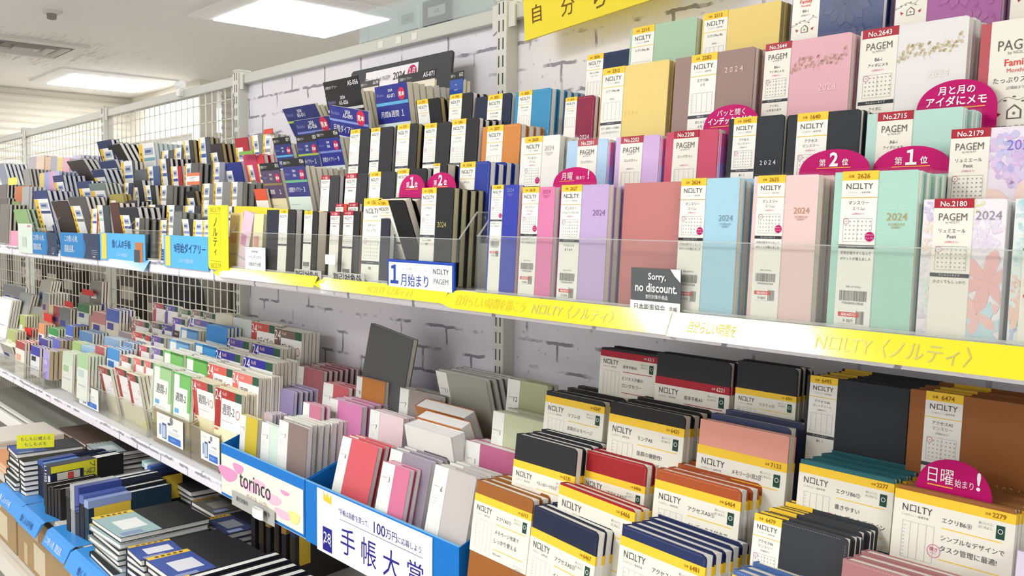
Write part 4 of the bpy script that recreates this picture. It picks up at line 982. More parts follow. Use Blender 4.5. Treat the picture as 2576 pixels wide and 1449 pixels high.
refill_row("binder refills' top row", BXG, -.27, [
 (710, 275, 791, .20, 'navy refill with green stripe tipping forward', dict(st='bx', num='A5-011', c='303878', c2='a9bf4a', low='cfd6e4', t1='レフト', t2='', n=3, lean=-28, mihon=0)),
 (738, 305, 826, .17, 'navy refill with red sample sticker below', dict(st='bx', num='A5-056', c='2f3a80', c2='7f8fd0', n=1, lean=-22, Y=-.30)),
 (818, 240, 906, .21, 'dark refill with large black header', dict(st='bx', num='A5-056', c='2a2a2e', c2='e8e8ea', low='2c3490', t1='月間', t2='2', n=4, xe=940, lean=-14, hd='A5-056', hh=.03, mihon=0)),
 (828, 264, 922, .17, 'bright blue monthly refill with sample sticker', dict(st='bx', num='A5-090', c='2c3490', c2='8aa0e0', low='d4dcec', t1='月間ダイアリー', t2='2', lean=-10, Y=-.305, roll=10)),
 (942, 220, 1022, .215, 'royal blue weekly refill with pale lower half', dict(st='bx', num='A5-071', c='2c3490', c2='64b4e0', low='dcebf0', t1='月間&週間', t2='1', n=8, xe=1130, lean=-8, t=.014)),
 (1000, 214, 1094, .19, 'cream refill under a black header', dict(st='x', c='efe8d4', low='efe8d4', c2='efe8d4', hd='A5-071', hh=.022, Y=-.15, n=0, t=.006)),
 (905, 224, 952, .19, 'pale refill under a short black header', dict(st='x', c='efe8d4', low='efe8d4', c2='efe8d4', hd='A5-090', hh=.016, Y=-.16, n=0, t=.006)),
 (1132, 203, 1165, .20, 'blue and white refill at the end', dict(st='bx', num='A5-072', c='2f55b0', c2='64b4e0', low='cfe0ee', n=1, lean=2, Y=-.16, mihon=0, hd='A5-072')),
], t=.009)
refill_row("binder refills' middle row", BXG, -.36, [
 (688, 366, 730, .15, 'small navy refill with blue stripe', dict(st='bx', num='071', c='2f3a80', c2='5fb0dc', n=3, lean=-16, hd='071')),
 (746, 361, 797, .15, 'small navy refill with green stripe', dict(st='bx', num='016', c='2f3a80', c2='a9bf4a', n=2, lean=-10, hd='051')),
 (796, 351, 852, .16, 'small royal blue monthly refill', dict(st='bx', num='056', c='2c3490', c2='7f8fd0', t1='月間ダイアリー', t2='9', n=6, xe=890, lean=-14, hd='056')),
], t=.010)
refill_row("binder refills' front row", BXG, -.45, [
 (638, 476, 668, .13, 'small white and orange sample card', dict(st='x', c='e05a3c', low='f6f2ec', cut=.8, c2='d8b0a8', lean=-12, t=.006)),
 (655, 431, 703, .165, 'cream refill with brown purple top', dict(st='bx', num='011', c='5a4a6a', c2='8a7a50', low='ece2bc', t1='週間', t2='1', n=3, lean=-14, hd='011')),
 (711, 421, 766, .17, 'mint refill with navy top', dict(st='bx', num='016', c='3c3f86', c2='6fb48a', low='dfeee6', t1='2週間ダイアリー', t2='3', n=7, xe=853, lean=-12, hd='036')),
], t=.010)
refill_row("binder refills' tray row", BXG, -.50, [
 (580, 535, 612, .135, 'cream monthly refill', dict(st='x', c='f1dfa0', low='efe0a4', c2='e0a060', n=3, xe=636)),
 (615, 528, 640, .15, 'pink striped refill standing askew', dict(st='x', c='efc8dc', low='f2dce6', c2='d890c0', n=1, roll=12)),
 (640, 538, 664, .14, 'pale yellow refill', dict(st='x', c='f2e2a8', low='f0e6c8', c2='e0a0a0', n=2)),
], t=.010)
# board sign behind the refills
P = on_y(855, 178, -.07); Q = on_y(1108, 118, -.07)
t = empty('board_sign', (P.x, -.07, 1.56), (math.radians(-6), 0, 0))
b = MB(); W = Q.x-P.x
HH = (Q.z-1.56)
b.ext([(0, 0), (W, 0), (W, HH-.006), (W-.006, HH), (.008, HH), (0, HH-.006)], 0, .006, M('4a4c4f', .5)); b.build('backing_board', t)
b = MB(); xa, xb = W*.17, W*.70
b.box(xa, xb, -.001, -.0002, .03, HH-.012, M('fbf8fc', .45)); pn = b.build('printed_label', t)
L = MB(); cw = xb-xa
L.text('Bindex', xa+cw*.12, HH-.036, .014, GREY, -.0015); L.text('Petit PAGEM', xa+cw*.36, HH-.036, .012, GREY, -.0015, maxw=cw*.26)
L.text('2024', xa+cw*.66, HH-.036, .020, INK, -.0015, bold=.015); L.disc(xb-cw*.10, HH-.036, .020, M('cf1a66', .4), -.0015); L.text('１月', xb-cw*.10, HH-.031, .015, WHITE, -.002, bold=.02); L.text('始まり', xb-cw*.10, HH-.046, .007, WHITE, -.002)
L.text('ダイアリーリフィール', (xa+xb)/2, HH-.072, .026, INK, -.0015, maxw=cw*.94)
L.build('lettering', pn); tag(t, 'dark grey board sign with white refill label leaning on the brick panel', 'sign')
# dark tags
def flat_sign(name, pts_px, Y, th, face, label, cat, draw=None, group=None, lean=0.0):
    """A thin card: tl and br in pixels give its size at depth Y."""
    (xl, yt), (xr, yb) = pts_px
    P = on_y(xl, yt, Y); Q = on_y(xr, yt, Y); B = on_y(xl, yb, Y)
    W, Hh = Q.x-P.x, P.z-B.z
    t = empty(name, (P.x, Y, B.z), (math.radians(-lean), 0, 0))
    b = MB(); b.box(0, W, 0, th, 0, Hh, face); o = b.build('card', t)
    if draw:
        L = MB(); draw(L, W, Hh); L.build('lettering', o)
    tag(t, label, cat, group); return t
def red_tag(L, W, H): L.text('オトク', W/2, H*.5, H*.5, M('f0c0b8', .5), -.0006, maxw=W*.8)
flat_sign('price_tag', ((663, 326), (685, 338)), -.245, .002, TAGRED, 'small red tag sticking up beside the navy refills', 'tag')
flat_sign('card_sign', ((470, 436), (502, 466)), -.375, .002, M('e07a50', .5), 'small orange card sign with white strip among the grey filmed diaries', 'sign', lambda L, W, H: (L.rect(0, W, H*.28, H*.72, WHITE, -.0006), L.text('大きな文字で', W/2, H*.58, H*.2, INK, -.0009, maxw=W*.9), L.text('うつくしい', W/2, H*.38, H*.18, INK, -.0009, maxw=W*.8)))
flat_sign('card_sign', ((602, 382), (636, 391)), -.32, .002, M('7fae4c', .5), 'green topped card lying on the pink diary', 'sign')
flat_sign('sticky_note', ((20, 448), (43, 466)), -.345, .001, M('f2ee6a', .5), 'square yellow note on the silver booklets at the far end', 'note')

# ================================================================== clear trays on the upper shelf
def tray(name, x0, x1, y0, z0, hf, depth, hb, label, mat=ACRYL, group='clear acrylic trays', edge=ACRYL_EDGE, front=True, sides=(1, 1), th=.003):
    t = empty(name, (x0, y0, z0)); L = x1-x0
    b = MB(); b.box(0, L, 0, depth, .0002, .0022, mat); b.build('base', t)
    if front:
        b = MB(); b.box(0, L, 0, th, .0022, hf, mat); b.build('front_panel', t)
        b = MB(); b.box(0, L, -.0002, th+.0002, hf, hf+.0012, edge); b.box(0, L, -.0008, .0, .0005, .0035, edge); b.build('front_edge', t)
    for s, use in ((0, sides[0]), (1, sides[1])):
        if not use: continue
        X = 0 if s == 0 else L-th
        b = MB(); b.stack([[(X+d, yy, zz) for yy, zz in ((th+.0003, .0024), (depth, .0024), (depth, hb), (depth*.55, hb), (th+.0003, hf))] for d in (0, th)], mat); b.build('side_panel', t)
        b = MB(); pr = [(th+.0003, hf), (depth*.55, hb), (depth, hb)]
        for (ya, za), (yb, zb) in zip(pr, pr[1:]):
            b.stack([[(X-.0003, ya, za), (X+th+.0003, ya, za), (X+th+.0003, ya, za+.002), (X-.0003, ya, za+.002)], [(X-.0003, yb, zb), (X+th+.0003, yb, zb), (X+th+.0003, yb, zb+.002), (X-.0003, yb, zb+.002)]], edge)
        b.build('side_edge', t)
    tag(t, label, 'tray', group); return t
tray('acrylic_tray', -1.084, -.22, -.520, UZ+.001, .084, .10, .145, 'long clear acrylic tray holding the slim diaries above the yellow strip')
tray('acrylic_tray', -1.949, -1.128, -.520, UZ+.001, .078, .07, .12, 'clear acrylic tray holding the black diaries behind the January sign')
tray('acrylic_tray', -2.62, -2.36, -.520, UZ+.001, .075, .09, .12, 'clear acrylic tray of dark filmed diaries between the blue cards')
tray('acrylic_tray', -3.62, -3.36, -.520, UZ+.001, .07, .09, .12, 'clear acrylic tray behind the dark and blue quality cards')
# stepped acrylic risers under the tiers
RIS = M('e9e9e6', .4)
def riser(name, x0, x1, steps, label):
    t = empty(name, (x0, 0, 0)); b = MB(); pr = [(steps[0][0], UZ+.001)]
    for i, (y, z) in enumerate(steps):
        pr.append((y, z)); pr.append((steps[i+1][0] if i+1 < len(steps) else -.005, z))
    pr.append((-.005, UZ+.001))
    b.stack([[(s, yy, zz) for yy, zz in pr] for s in (0, x1-x0)], RIS); b.build('steps', t)
    tag(t, label, 'riser', 'stepped risers under the diaries'); return t
riser('stepped_riser', -1.07, -.26, [(-.415, 1.474), (-.345, 1.548), (-.268, 1.622)], 'pale stepped riser hidden under the tiers of the long tray')
riser('stepped_riser', -1.72, -1.10, [(-.445, 1.468), (-.375, 1.515), (-.315, 1.582)], 'pale stepped riser hidden under the pocket diary tiers')
riser('stepped_riser', -2.30, -1.76, [(-.37, 1.45), (-.25, 1.52)], 'pale stepped riser hidden under the binder refills')
riser('stepped_riser', -4.4, -2.34, [(-.41, 1.416), (-.34, 1.452), (-.27, 1.512), (-.20, 1.545)], 'pale stepped riser hidden under the small banded diaries')
riser('stepped_riser', -5.8, -4.43, [(-.40, 1.42), (-.32, 1.47), (-.23, 1.52)], 'pale stepped riser hidden under the far pastel packs')

# ================================================================== signs and strips on the upper shelf
STRIP = M('ffe61c', .13, 0, None, .8)
def strip(pxa, pxb, za, zb, label, texts, curl=.0, slant=.0):
    """Glossy yellow shelf edge strip hung on the lip; pxa/pxb: end pixels on the lip's front."""
    A = on_y(pxa[0], pxa[1], UY-.004); B = on_y(pxb[0], pxb[1], UY-.004); W = B.x-A.x
    t = empty('shelf_edge_strip', (A.x, UY-.0035, UZ))
    b = MB(); n = 24; YB_ = -.0035-.012*slant
    rings = []
    for i in range(n+1):
        x = W*i/n; f = min(1, i/2.0)
        z1 = za; z0 = zb
        wob = .0
        if i < 2 and pxa[0] < 1200: z1 = za-.009*(1-i/2); z0 = zb+.008*(1-i/2)
        yb = YB_
        zl = z0+wob
        rings.append([(x, 0, z1), (x, -.0008-(.0), z1), (x, yb*.5-.0008, (z1+zl)/2), (x, yb-.0008, zl), (x, yb, zl), (x, yb*.5, (z1+zl)/2)])
    b.stack(rings, STRIP); o = b.build('strip', t)
    L = MB()
    for s, u, hh, col, mw in texts:
        zc = (za+zb)/2
        L.text(s, W*u, zc, hh, col, -.0012-.0022-.003*slant, maxw=W*mw)
    # lay the letters on the slanting strip
    L.v = [(x, -.0008+YB_*(za-z)/(za-zb)-.0006, z) for x, y, z in L.v]
    if L.v: L.build('lettering', o)
    tag(t, label, 'shelf strip', 'yellow shelf edge strips'); return t
SG = M('dccf2c', .4); SG2 = M('b9b468', .35, .3)
strip((546, 692), (800, 716), .001, -.020, 'yellow edge strip left of the grey exclusion labels, glare on it', [], slant=.6)
strip((796, 714), (1128, 742), .000, -.021, 'yellow edge strip under the January sign', [('NロLTY〈ノルティ〉', .62, .014, SG, .4)], slant=.45)
strip((1113, 752), (1691, 805), .001, -.026, 'yellow edge strip under the pink and lavender diaries', [('自分らしい時間を描こう', .27, .016, SG, .34), ('NロLTY〈ノルティ〉', .64, .016, SG2, .42)], slant=.72)
strip((1693, 805), (2640, 890), .001, -.027, 'long yellow edge strip under the mint and floral diaries', [('自分らしい時間を', .15, .014, SG, .16), ('NロLTY〈ノルティ〉', .66, .018, SG2, .38)], slant=.75)
# yellow bent card with vertical text
P = on_y(525, 517, -.528); Q = on_y(575, 517, -.528); B = on_y(525, 676, -.528); W = Q.x-P.x; Hh = P.z-B.z
t = empty('vertical_card_sign', (P.x, -.530, B.z))
YC = M('fdea1e', .4)
b = MB(); rr = .008
pts = [(rr-rr*math.cos(a), Hh-rr+rr*math.sin(a)) for a in (0, .5, 1.0, 1.57)]
b.ext([(0, rr), (rr*.3, rr*.3), (rr, 0), (W, 0), (W, Hh)]+pts[::-1], 0, .0015, YC); o = b.build('front_face', t)
L = MB(); bk = M('5a5a10', .5)
L.text('NロLTY', W*.40, Hh*.93, .011, M('b0a428', .5), -.0006, maxw=W*.7); L.text('NロLTY', W*.40, Hh*.06, .011, M('b0a428', .5), -.0006, maxw=W*.7)
L.frame(W*.10, W*.64, Hh*.13, Hh*.87, .0006, bk, -.0006)
for i, ch in enumerate('ノルティ'): L.text(ch, W*.37, Hh*(.74-.155*i), .019 if ch != 'ィ' else .014, M('3c3c20', .5), -.0008)
L.build('lettering', o)
b = MB(); Wb = on_y(700, 522, -.50).x-P.x
b.stack([[(W*.1, .058, 0.004), (W*.1, .0595, 0.004), (W*.1, .0595, Hh), (W*.1, .058, Hh)], [(W+.008, .062, .006), (W+.008, .0635, .006), (W+.008, .0635, Hh-.002), (W+.008, .062, Hh-.002)], [(Wb, .066, .006), (Wb, .0675, .006), (Wb, .0675, Hh-.010), (Wb, .066, Hh-.010)]], M('f2df3c', .45)); b.build('folded_back', t)
tag(t, 'bright yellow bent card with vertical katakana at the left tray end', 'sign')
# January sign
def jan(L, W, H):
    bl = M('1b49a8', .4)
    L.rect(W*.025, W*.975, H*.09, H*.91, WHITE, -.0006)
    L.text('１', W*.12, H*.52, H*.62, bl, -.0012, bold=.03); L.text('月始まり', W*.43, H*.36, H*.40, bl, -.0012, maxw=W*.42, bold=.02)
    L.text('こちらの手帳、カレンダーは', W*.41, H*.72, H*.11, LGREY, -.0012, maxw=W*.40)
    L.text('NロLTY', W*.82, H*.70, H*.16, INK, -.0012, maxw=W*.26); L.text('PAGEM', W*.82, H*.40, H*.17, GREY, -.0012, maxw=W*.22); L.text('by NロLTY', W*.82, H*.22, H*.06, LGREY, -.0012)
flat_sign('card_sign', ((975, 651), (1143, 727)), -.527, .003, M('1b49b4', .35), 'blue framed white January start sign on the clear tray', 'sign', jan)
def excl(L, W, H): L.text('割引対象外', W*.48, H*.5, H*.86, BLACK, -.0006, maxw=W*.88)
TAPE = M('b9b9b4', .35)
flat_sign('label_tape', ((741, 676), (808, 707)), -.5235, .0008, TAPE, 'grey exclusion label tape at left on the clear tray', 'label', excl, 'grey exclusion labels')
flat_sign('label_tape', ((836, 683), (917, 712)), -.5235, .0008, TAPE, 'grey exclusion label tape nearer the January sign', 'label', excl, 'grey exclusion labels')
flat_sign('tape_piece', ((818, 640), (843, 664)), -.5235, .0008, M('fbfbf9', .6), 'torn white tape piece on the clear tray front', 'tape')
def memo(L, W, H):
    for s, z, hh in (('日本能率協会', .84, .09), ('バインデックス', .62, .14), ('1月始まり台紙', .34, .16)): L.text(s, W*.48, H*z, H*hh, INK, -.0005, maxw=W*.85)
    L.rect(W*.08, W*.3, H*.08, H*.13, M('8fb4d8', .5), -.0005); L.rect(W*.4, W*.9, H*.06, H*.12, M('8fb4d8', .5), -.0005)
flat_sign('memo_card', ((617, 621), (667, 684)), -.5235, .0008, M('f6f6f8', .5), 'white handwritten memo card on the clear tray front', 'note', memo)
def sorry(L, W, H):
    L.rect(0, W, 0, H*.27, WHITE, -.0006)
    L.text('Sorry,', W*.54, H*.80, H*.20, WHITE, -.0009, maxw=W*.5, bold=.02); L.text('no discount.', W*.52, H*.57, H*.20, WHITE, -.0009, maxw=W*.84, bold=.02)
    L.text('割引対象外商品', W*.54, H*.37, H*.095, WHITE, -.0009, maxw=W*.44, bold=.01); L.text('日本能率協会', W*.40, H*.13, H*.15, INK, -.0009, maxw=W*.62, bold=.01); L.text('手帳', W*.87, H*.13, H*.11, INK, -.0009)
    L.poly([(W*.80, -.0009, H), (W*1.0, -.0009, H), (W*1.0, -.0009, H*.72), (W*.9, -.003, H*.86)], WHITE)
flat_sign('label_sticker', ((1588, 672), (1714, 783)), -.5235, .0008, M('5d6063', .45), 'grey no discount sticker with peeling corner on the long tray', 'label', sorry)
# magenta tongues
def tongue(xl, yb, xr, ytop, Y, label, draw, hb=0.0, squash=1.0):
    P = on_y(xl, yb, Y); Q = on_y(xr, yb, Y); T = on_y((xl+xr)/2, ytop, Y); W = Q.x-P.x; zb = P.z-hb; H = T.z-zb
    t = empty('tongue_sign', (P.x, Y, zb), (math.radians(-4), 0, 0)); b = MB()
    n = 26; pts = [(0, 0), (W, 0)]
    sh = hb
    for i in range(n+1):
        a = math.pi*i/n; pts.append((W/2+W/2*math.cos(a), sh+(H-sh)*max(0.0, math.sin(a))**.8))
    b.ext(pts, 0, .0012, MAG); o = b.build('card', t)
    L = MB(); draw(L, W, H, sh); L.build('lettering', o); tag(t, label, 'sign', 'magenta tongue signs')
UND = M('ffb43c', .5)
def rank(nm, ln=True):
    def d(L, W, H, sh):
        v = H-sh; L.text('第', W*.34, sh+v*.48, v*.29, WHITE, -.0006, bold=.02); L.text(nm, W*.50, sh+v*.60, v*.56, WHITE, -.0006, bold=.03); L.text('位', W*.66, sh+v*.48, v*.27, WHITE, -.0006, bold=.02)
        if ln: L.rect(W*.26, W*.74, sh+v*.25, sh+v*.28, UND, -.0006)
    return d
def youbi(a):
    def d(L, W, H, sh):
        v = H-sh; L.text(a, W*.33, sh+v*.54, v*.38, WHITE, -.0006, bold=.03, maxw=W*.34); L.text('始まり', W*.64, sh+v*.44, v*.2, WHITE, -.0006, bold=.02, maxw=W*.24); L.text('!', W*.82, sh+v*.58, v*.46, WHITE, -.0006, bold=.02)
        L.rect(W*.16, W*.50, sh+v*.27, sh+v*.30, UND, -.0006)
    return d
def two(a, c):
    def d(L, W, H, sh):
        v = H-sh; L.text(a, W*.5, sh+v*.68, v*.26, WHITE, -.0006, bold=.02, maxw=W*.5); L.text(c, W*.5, sh+v*.36, v*.30, WHITE, -.0006, bold=.02, maxw=W*.82); L.rect(W*.14, W*.86, sh+v*.12, sh+v*.15, UND, -.0006)
    return d
tongue(1001, 490, 1066, 438, -.462, 'magenta first place sign among the black pocket diaries', rank('１'), .03)
tongue(1066, 484, 1144, 433, -.455, 'magenta second place sign among the black pocket diaries', rank('2'), .03)
tongue(1388, 470, 1497, 420, -.465, 'magenta Monday start sign above the lavender diary', youbi('月曜'), .03)
tongue(1766, 330, 1906, 262, -.368, 'magenta index sign in front of the taupe diary', two('パッと開く', 'インデックス付き!'), .03)
tongue(2006, 442, 2184, 374, -.432, 'magenta second place sign above the pale pink diary', rank('2'), .04)
tongue(2190, 440, 2390, 366, -.424, 'magenta first place sign above the mint diary', rank('１'), .04)
tongue(2300, 290, 2504, 198, -.350, 'magenta memo sign in front of the pearl white diary', two('月と月の', 'アイダにメモ'), .05)
# blue cards on the left
def bcard(kind):
    def d(L, W, H):
        if kind == 'q':
            L.rect(W*.62, W, 0, H, M('2f3f5c', .5), -.0005)
            n = 14; L.poly([(W*.62, -.0007, H*.02)]+[(W*.62+W*.06*math.sin(3.14*i/n), -.0007, H*(.02+.8*i/n)) for i in range(n+1)], M('1672b4', .45))
            L.text('この使い心地、', W*.31, H*.76, H*.27, WHITE, -.001, maxw=W*.60); L.text('国産品質。', W*.26, H*.34, H*.29, WHITE, -.001, maxw=W*.46); L.text('PD手帳', W*.88, H*.10, H*.09, WHITE, -.001, maxw=W*.18)
            for q in range(3): L.rect(W*.82, W*.96, H*(.34-.07*q), H*(.36-.07*q), M('8f9bb0', .5), -.001)
        else:
            L.rect(W*.04, W*.16, H*.04, H*.98, M('f0d45a', .5), -.0005)
            dk = M('17306c', .5)
            L.text('働く人の手帳' if kind == 'w' else '9月始ダイアリー', W*(.50 if kind == 'w' else .60), H*.62, H*.30, dk, -.001, maxw=W*(.56 if kind == 'w' else .72), bold=.012)
            L.text('こだわりの国産品質', W*.52, H*.24, H*.12, M('cfe6f8', .5), -.001, maxw=W*.5)
            if kind == 'w': L.rect(W*.80, W*.96, H*.02, H*.72, M('c07848', .5), -.0006); L.rect(W*.78, W*.90, H*.0, H*.46, M('4a4f56', .5), -.0009)
    return d
flat_sign('card_sign', ((79, 583), (141, 637)), -.5275, .002, M('1f86cc', .45), 'narrow blue quality card sign, leftmost of the blue cards', 'sign', bcard('q'), 'blue card signs')
flat_sign('card_sign', ((151, 584), (249, 643)), -.5275, .002, M('1f86cc', .45), 'wide blue and navy quality card sign', 'sign', bcard('q'), 'blue card signs')
flat_sign('card_sign', ((251, 585), (364, 652)), -.5275, .002, M('55b4f2', .45), 'sky blue card sign with tan device drawing', 'sign', bcard('w'), 'blue card signs')
flat_sign('card_sign', ((412, 591), (523, 670)), -.5275, .002, M('55b4f2', .45), 'sky blue September start card sign beside the yellow card', 'sign', bcard('s'), 'blue card signs')
flat_sign('leaflet', ((45, 562), (80, 634)), -.5285, .001, M('e4f0e6', .5), 'pale green leaflet hanging at the far end of the upper shelf', 'leaflet', lambda L, W, H: (L.rect(W*.68, W*.9, H*.88, H*.95, M('e08a9a', .5), -.0006), L.rect(W*.3, W*.6, H*.2, H*.55, M('c8d8cc', .5), -.0006)))
A = on_y(278, 672, UY-.004)
t = empty('tape_strip', (A.x, UY-.002, UZ-.002)); b = MB(); W = on_y(376, 680, UY-.004).x-A.x
b.stack([[(0, 0, 0), (0, -.001, 0), (-.01, -.012, -.026), (-.01, -.011, -.026)], [(W, 0, 0), (W, -.001, 0), (W*.97, -.014, -.028), (W*.97, -.013, -.028)]], M('4aa4ea', .2, 0, None, .6)); b.build('strip', t)
tag(t, 'glossy blue strip hanging on the upper shelf edge', 'shelf strip')
# tape on the rail, small shelf-end clip, acrylic holder on the rail
P = on_y(905, 108, .01); Q = on_y(1249, 20, .01)
t = empty('acrylic_sign_holder', (P.x, .012, RAILT+.001)); W = Q.x-P.x-.01
b = MB(); b.box(0, W, -.004, -.001, 0, .085, BLUISH); b.build('front_panel', t)
b = MB(); b.box(0, W, .024, .027, 0, .085, BLUISH); b.build('back_panel', t)
b = MB(); b.box(0, .003, -.001, .024, 0, .085, BLUISH); b.build('side_panel', t)
tag(t, 'clear bluish acrylic holder standing on the top rail', 'acrylic holder')
for (xa, ya, xb, yb, dx, c, lab) in ((1005, 40, 1055, 95, .0, 'e3e8e4', 'pale printed card inside the acrylic holder'), (1068, 22, 1140, 60, 0, '737a7c', 'grey package inside the acrylic holder beside pale card')):
    P = on_y(xa, yb, .02); Q = on_y(xb, yb, .02); T = on_y(xa, ya, .02)
    t = empty('package', (P.x, .014, RAILT+.002)); b = MB(); W = Q.x-P.x; H = .062
    b.box(0, W, 0, .006, 0, H, M(c, .5)); o = b.build('box', t); L = MB(); L.rect(W*.2, W*.8, H*.3, H*.7, M('d8d8d2', .5) if c[0] == '7' else M('b9c4c0', .5)); L.text('refill', W*.5, H*.5, H*.16, GREY, -.0016); L.build('lettering', o)
    tag(t, lab, 'package')
for i, (px, py) in enumerate(((955, 108), (1000, 98), (1040, 88))):
    P = on_y(px, py, .008); t = MB(); t.box(-.012, .012, 0, .0008, -.018, .0, M('f4f1ea', .6)); o = t.build('tape_piece'); o.location = (P.x, .0108, RAILT-.008)
    tag(o, 'white tape scrap on the long top rail, %s from left' % ORD[i], 'tape', 'tape scraps on the rail')
# white clip on the rail left of the wide post
P = on_y(450, 238, .0); t = empty('rail_clip', (P.x, .0, RAILT)); b = MB()
b.box(-.016, .016, -.006, .05, -.028, .004, M('fbfbfa', .4)); bevel(b.build('body', t), .004)
b = MB(); b.cyl((-.018, .006, .018), (.018, .006, .018), .016, M('fbfbfa', .4), 14); b.build('knob', t)
tag(t, 'white plastic clip on the wire bay top rail', 'clip')
# yellow hanging banner
P = on_y(1323, 104, -.045); Q = on_y(1720, 4, -.045); W = Q.x-P.x+.05
t = empty('hanging_banner', (P.x, -.048, P.z), (0, math.radians(-4.5), 0)); b = MB(); Hb = .32; YB = M('ffe93c', .5)
b.box(0, W, 0, .005, 0, Hb, YB); bo = b.build('board', t)
L = MB(); 
for ch, u_, v_ in (('自', .041, .050), ('分', .134, .043), ('ら', .223, .036), ('し', .315, .030)): L.text(ch, u_, v_, .038, M('7a5410', .5), -.0008)
L.build('lettering', bo)
tag(t, 'yellow banner board with brown characters hanging beside the upright', 'banner')
P = on_y(1712, 8, -.04); t = empty('crystal_hook', (P.x, -.04, P.z)); b = MB()
rr2 = random.Random(2)
gl = clear_mat('clear_plastic_hook', (.92, .93, .93, 1), 1.5, .02, .1)
b.box(0, .05, 0, .02, 0, .03, gl); b.build('plate', t); b = MB(); b.cyl((.06, .01, .012), (.085, .01, .0), .012, gl, 8); b.build('hook', t)
tag(t, 'clear plastic hook at the lower right corner of the banner', 'hook')
# ================================================================== lower shelf, right: banded desk diaries
def hb(z, num, t1='', big=(), k='Y', bar='', cal=2, **kw):
    d = dict(z=z, num=num, t1=t1, big=list(big), k=k, bar=bar, cal=cal); d.update(kw); return d
def dd(band, **kw):
    d = dict(hb=band, bump='leather', r=.008, pg='c', tc=.0022); d.update(kw); return d
QA = ('インデックス付きで', 'クイックアクセス!')
DG = 'banded desk diaries on the lower right shelf'
row("desk diaries' front row", 'desk_diary', 'diary', DG, -.385, [
 (1201, 1206, 1343, .21, 'tan brown diary', 'a0622c', dd(hb(.15, '6313', 'エクリA5①', ('メモページ充実で', 'しっかり使える'), bar='バーチカルタイプ', hb=.66, price='価格:2,068円'), Y=-.37, n=3, xe=1402, yaw=-2, pg='w')),
 (1345, 1270, 1507, .205, 'dark navy diary', '232a44', dd(hb(.22, '6467', 'アクセスA5③', QA, bar='マンスリー', hb=.66, price='価格:2,178円'), Y=-.385, n=2, xe=1560, yaw=-7, pg='w', stitch='5a648c')),
 (1567, 1319, 1780, .20, 'indigo stitched diary', '26335f', dd(hb(.10, '6481', 'アクセスA5⑤', ('サッと開く', QA[1])), Y=-.425, n=4, xe=1870, yaw=-4, pg='w', stitch='7a88b8')),
 (1900, 1290, 2137, .17, 'charcoal stitched B6 diary', '3a3c40', dict(nb(.0, .31, 'Y', '6479', 'アクセスB6', 'マンスリー', '(月曜始まり)', bump='leather', r=.006, stitch='8a8a8e', n=8, xe=2232, t=.009, Y=-.39, year=dict(s='2 0 2 4', x=.78, z=.60, c='c8c8c8', h=.05)))),
 (1846, 1431, 1990, .15, 'denim blue diary', '4f6fa8', dd(hb(.08, '6490', 'アクセスB6', ()), Y=-.45, n=2, yaw=-3, stitch='a8bce0')),
 (2121, 1404, 2420, .16, 'dusty mauve stitched diary', 'b07a7c', dd(hb(.25, '6486', '', ()), Y=-.43, n=2, xe=2470, stitch='d8b0b0', pg='w', t=.017)),
 (2560, 1385, 2700, .16, 'pale lilac diary in film at right edge', 'ddd2e6', dict(sl=1, Y=-.42, n=3)),
], lean=7, t=.0165)
row("desk diaries' second row", 'desk_diary', 'diary', DG, -.335, [
 (1300, 1090, 1453, .21, 'black diary', '2a2b2e', dd(hb(.30, '6235', 'ペルノA5バーチカル②', ()), Y=-.325, n=3, xe=1535, pg='w')),
 (1410, 1213, 1600, .16, 'scarlet rimmed diary behind navy copies', 'a8202c', dd(hb(.02, '6466', '', ()), Y=-.35, n=1, yaw=-6, t=.016)),
 (1474, 1131, 1629, .21, 'red leather diary', 'a5272c', dd(hb(.25, '6466', 'アクセスA5②', ('インデックス付きで', QA[1])), Y=-.30, n=2, xe=1665, stitch='d8908c', pg='w')),
 (1653, 1177, 1868, .21, 'rust brown stitched diary', 'b0552a', dd(hb(.11, '6464', 'アクセスA5①', QA), Y=-.335, n=4, xe=1990, stitch='e0a880', pg='w')),
 (2015, 1154, 2253, .18, 'teal green B6 diary', '2b6d76', dd(hb(.045, '2277', 'エクリB6⑦', ('書きやすい', 'シンプルなデザイン'), bar='バーチカルタイプ', stamp=1, price='価格:1,793円(税込)', hb=.66), Y=-.305, n=6, xe=2300, r=.003, bump='linen', t=.010)),
 (2263, 1218, 2557, .18, 'chestnut brown B6 diary', 'a0683a', dd(hb(.035, '2279', 'エクリB6⑧', ('シンプルなデザインで', 'タスク管理に最適!'), bar='ブロックタイプ', stamp=1, price='価格:1,793円(税込)', hb=.64, eb=.0030), Y=-.33, n=6, xe=2590, r=.003, bump='linen', t=.010)),
], lean=6, t=.0165)
row("desk diaries' third row", 'desk_diary', 'diary', DG, -.25, [
 (1376, 982, 1523, .21, 'black diary with magnetic flap', '2b2b2d', dd(hb(.055, '6247', 'リフレ③', ('充実のメモページ', '季節の情報ページ付き')), Y=-.24, n=3, xe=1620)),
 (1538, 1009, 1726, .21, 'black ring bound diary', '29292b', dd(hb(.13, '6421', 'リングA5', ('抜群の機動性!', 'パタンと開くリング式')), Y=-.265, n=4, xe=1830, t=.017)),
 (1763, 1053, 1988, .21, 'salmon pink diary', 'f0a898', dd(hb(.25, '7133', 'メモリー③1頁2日', ('1ページ2日分',)), Y=-.275, n=0, r=.004, bump='linen', t=.018)),
 (1790, 1038, 1992, .205, 'slate navy diary behind the salmon one', '454f70', dict(bump='leather', r=.008, pg='c', Y=-.252, n=2, xe=2082)),
], lean=6, t=.0165)
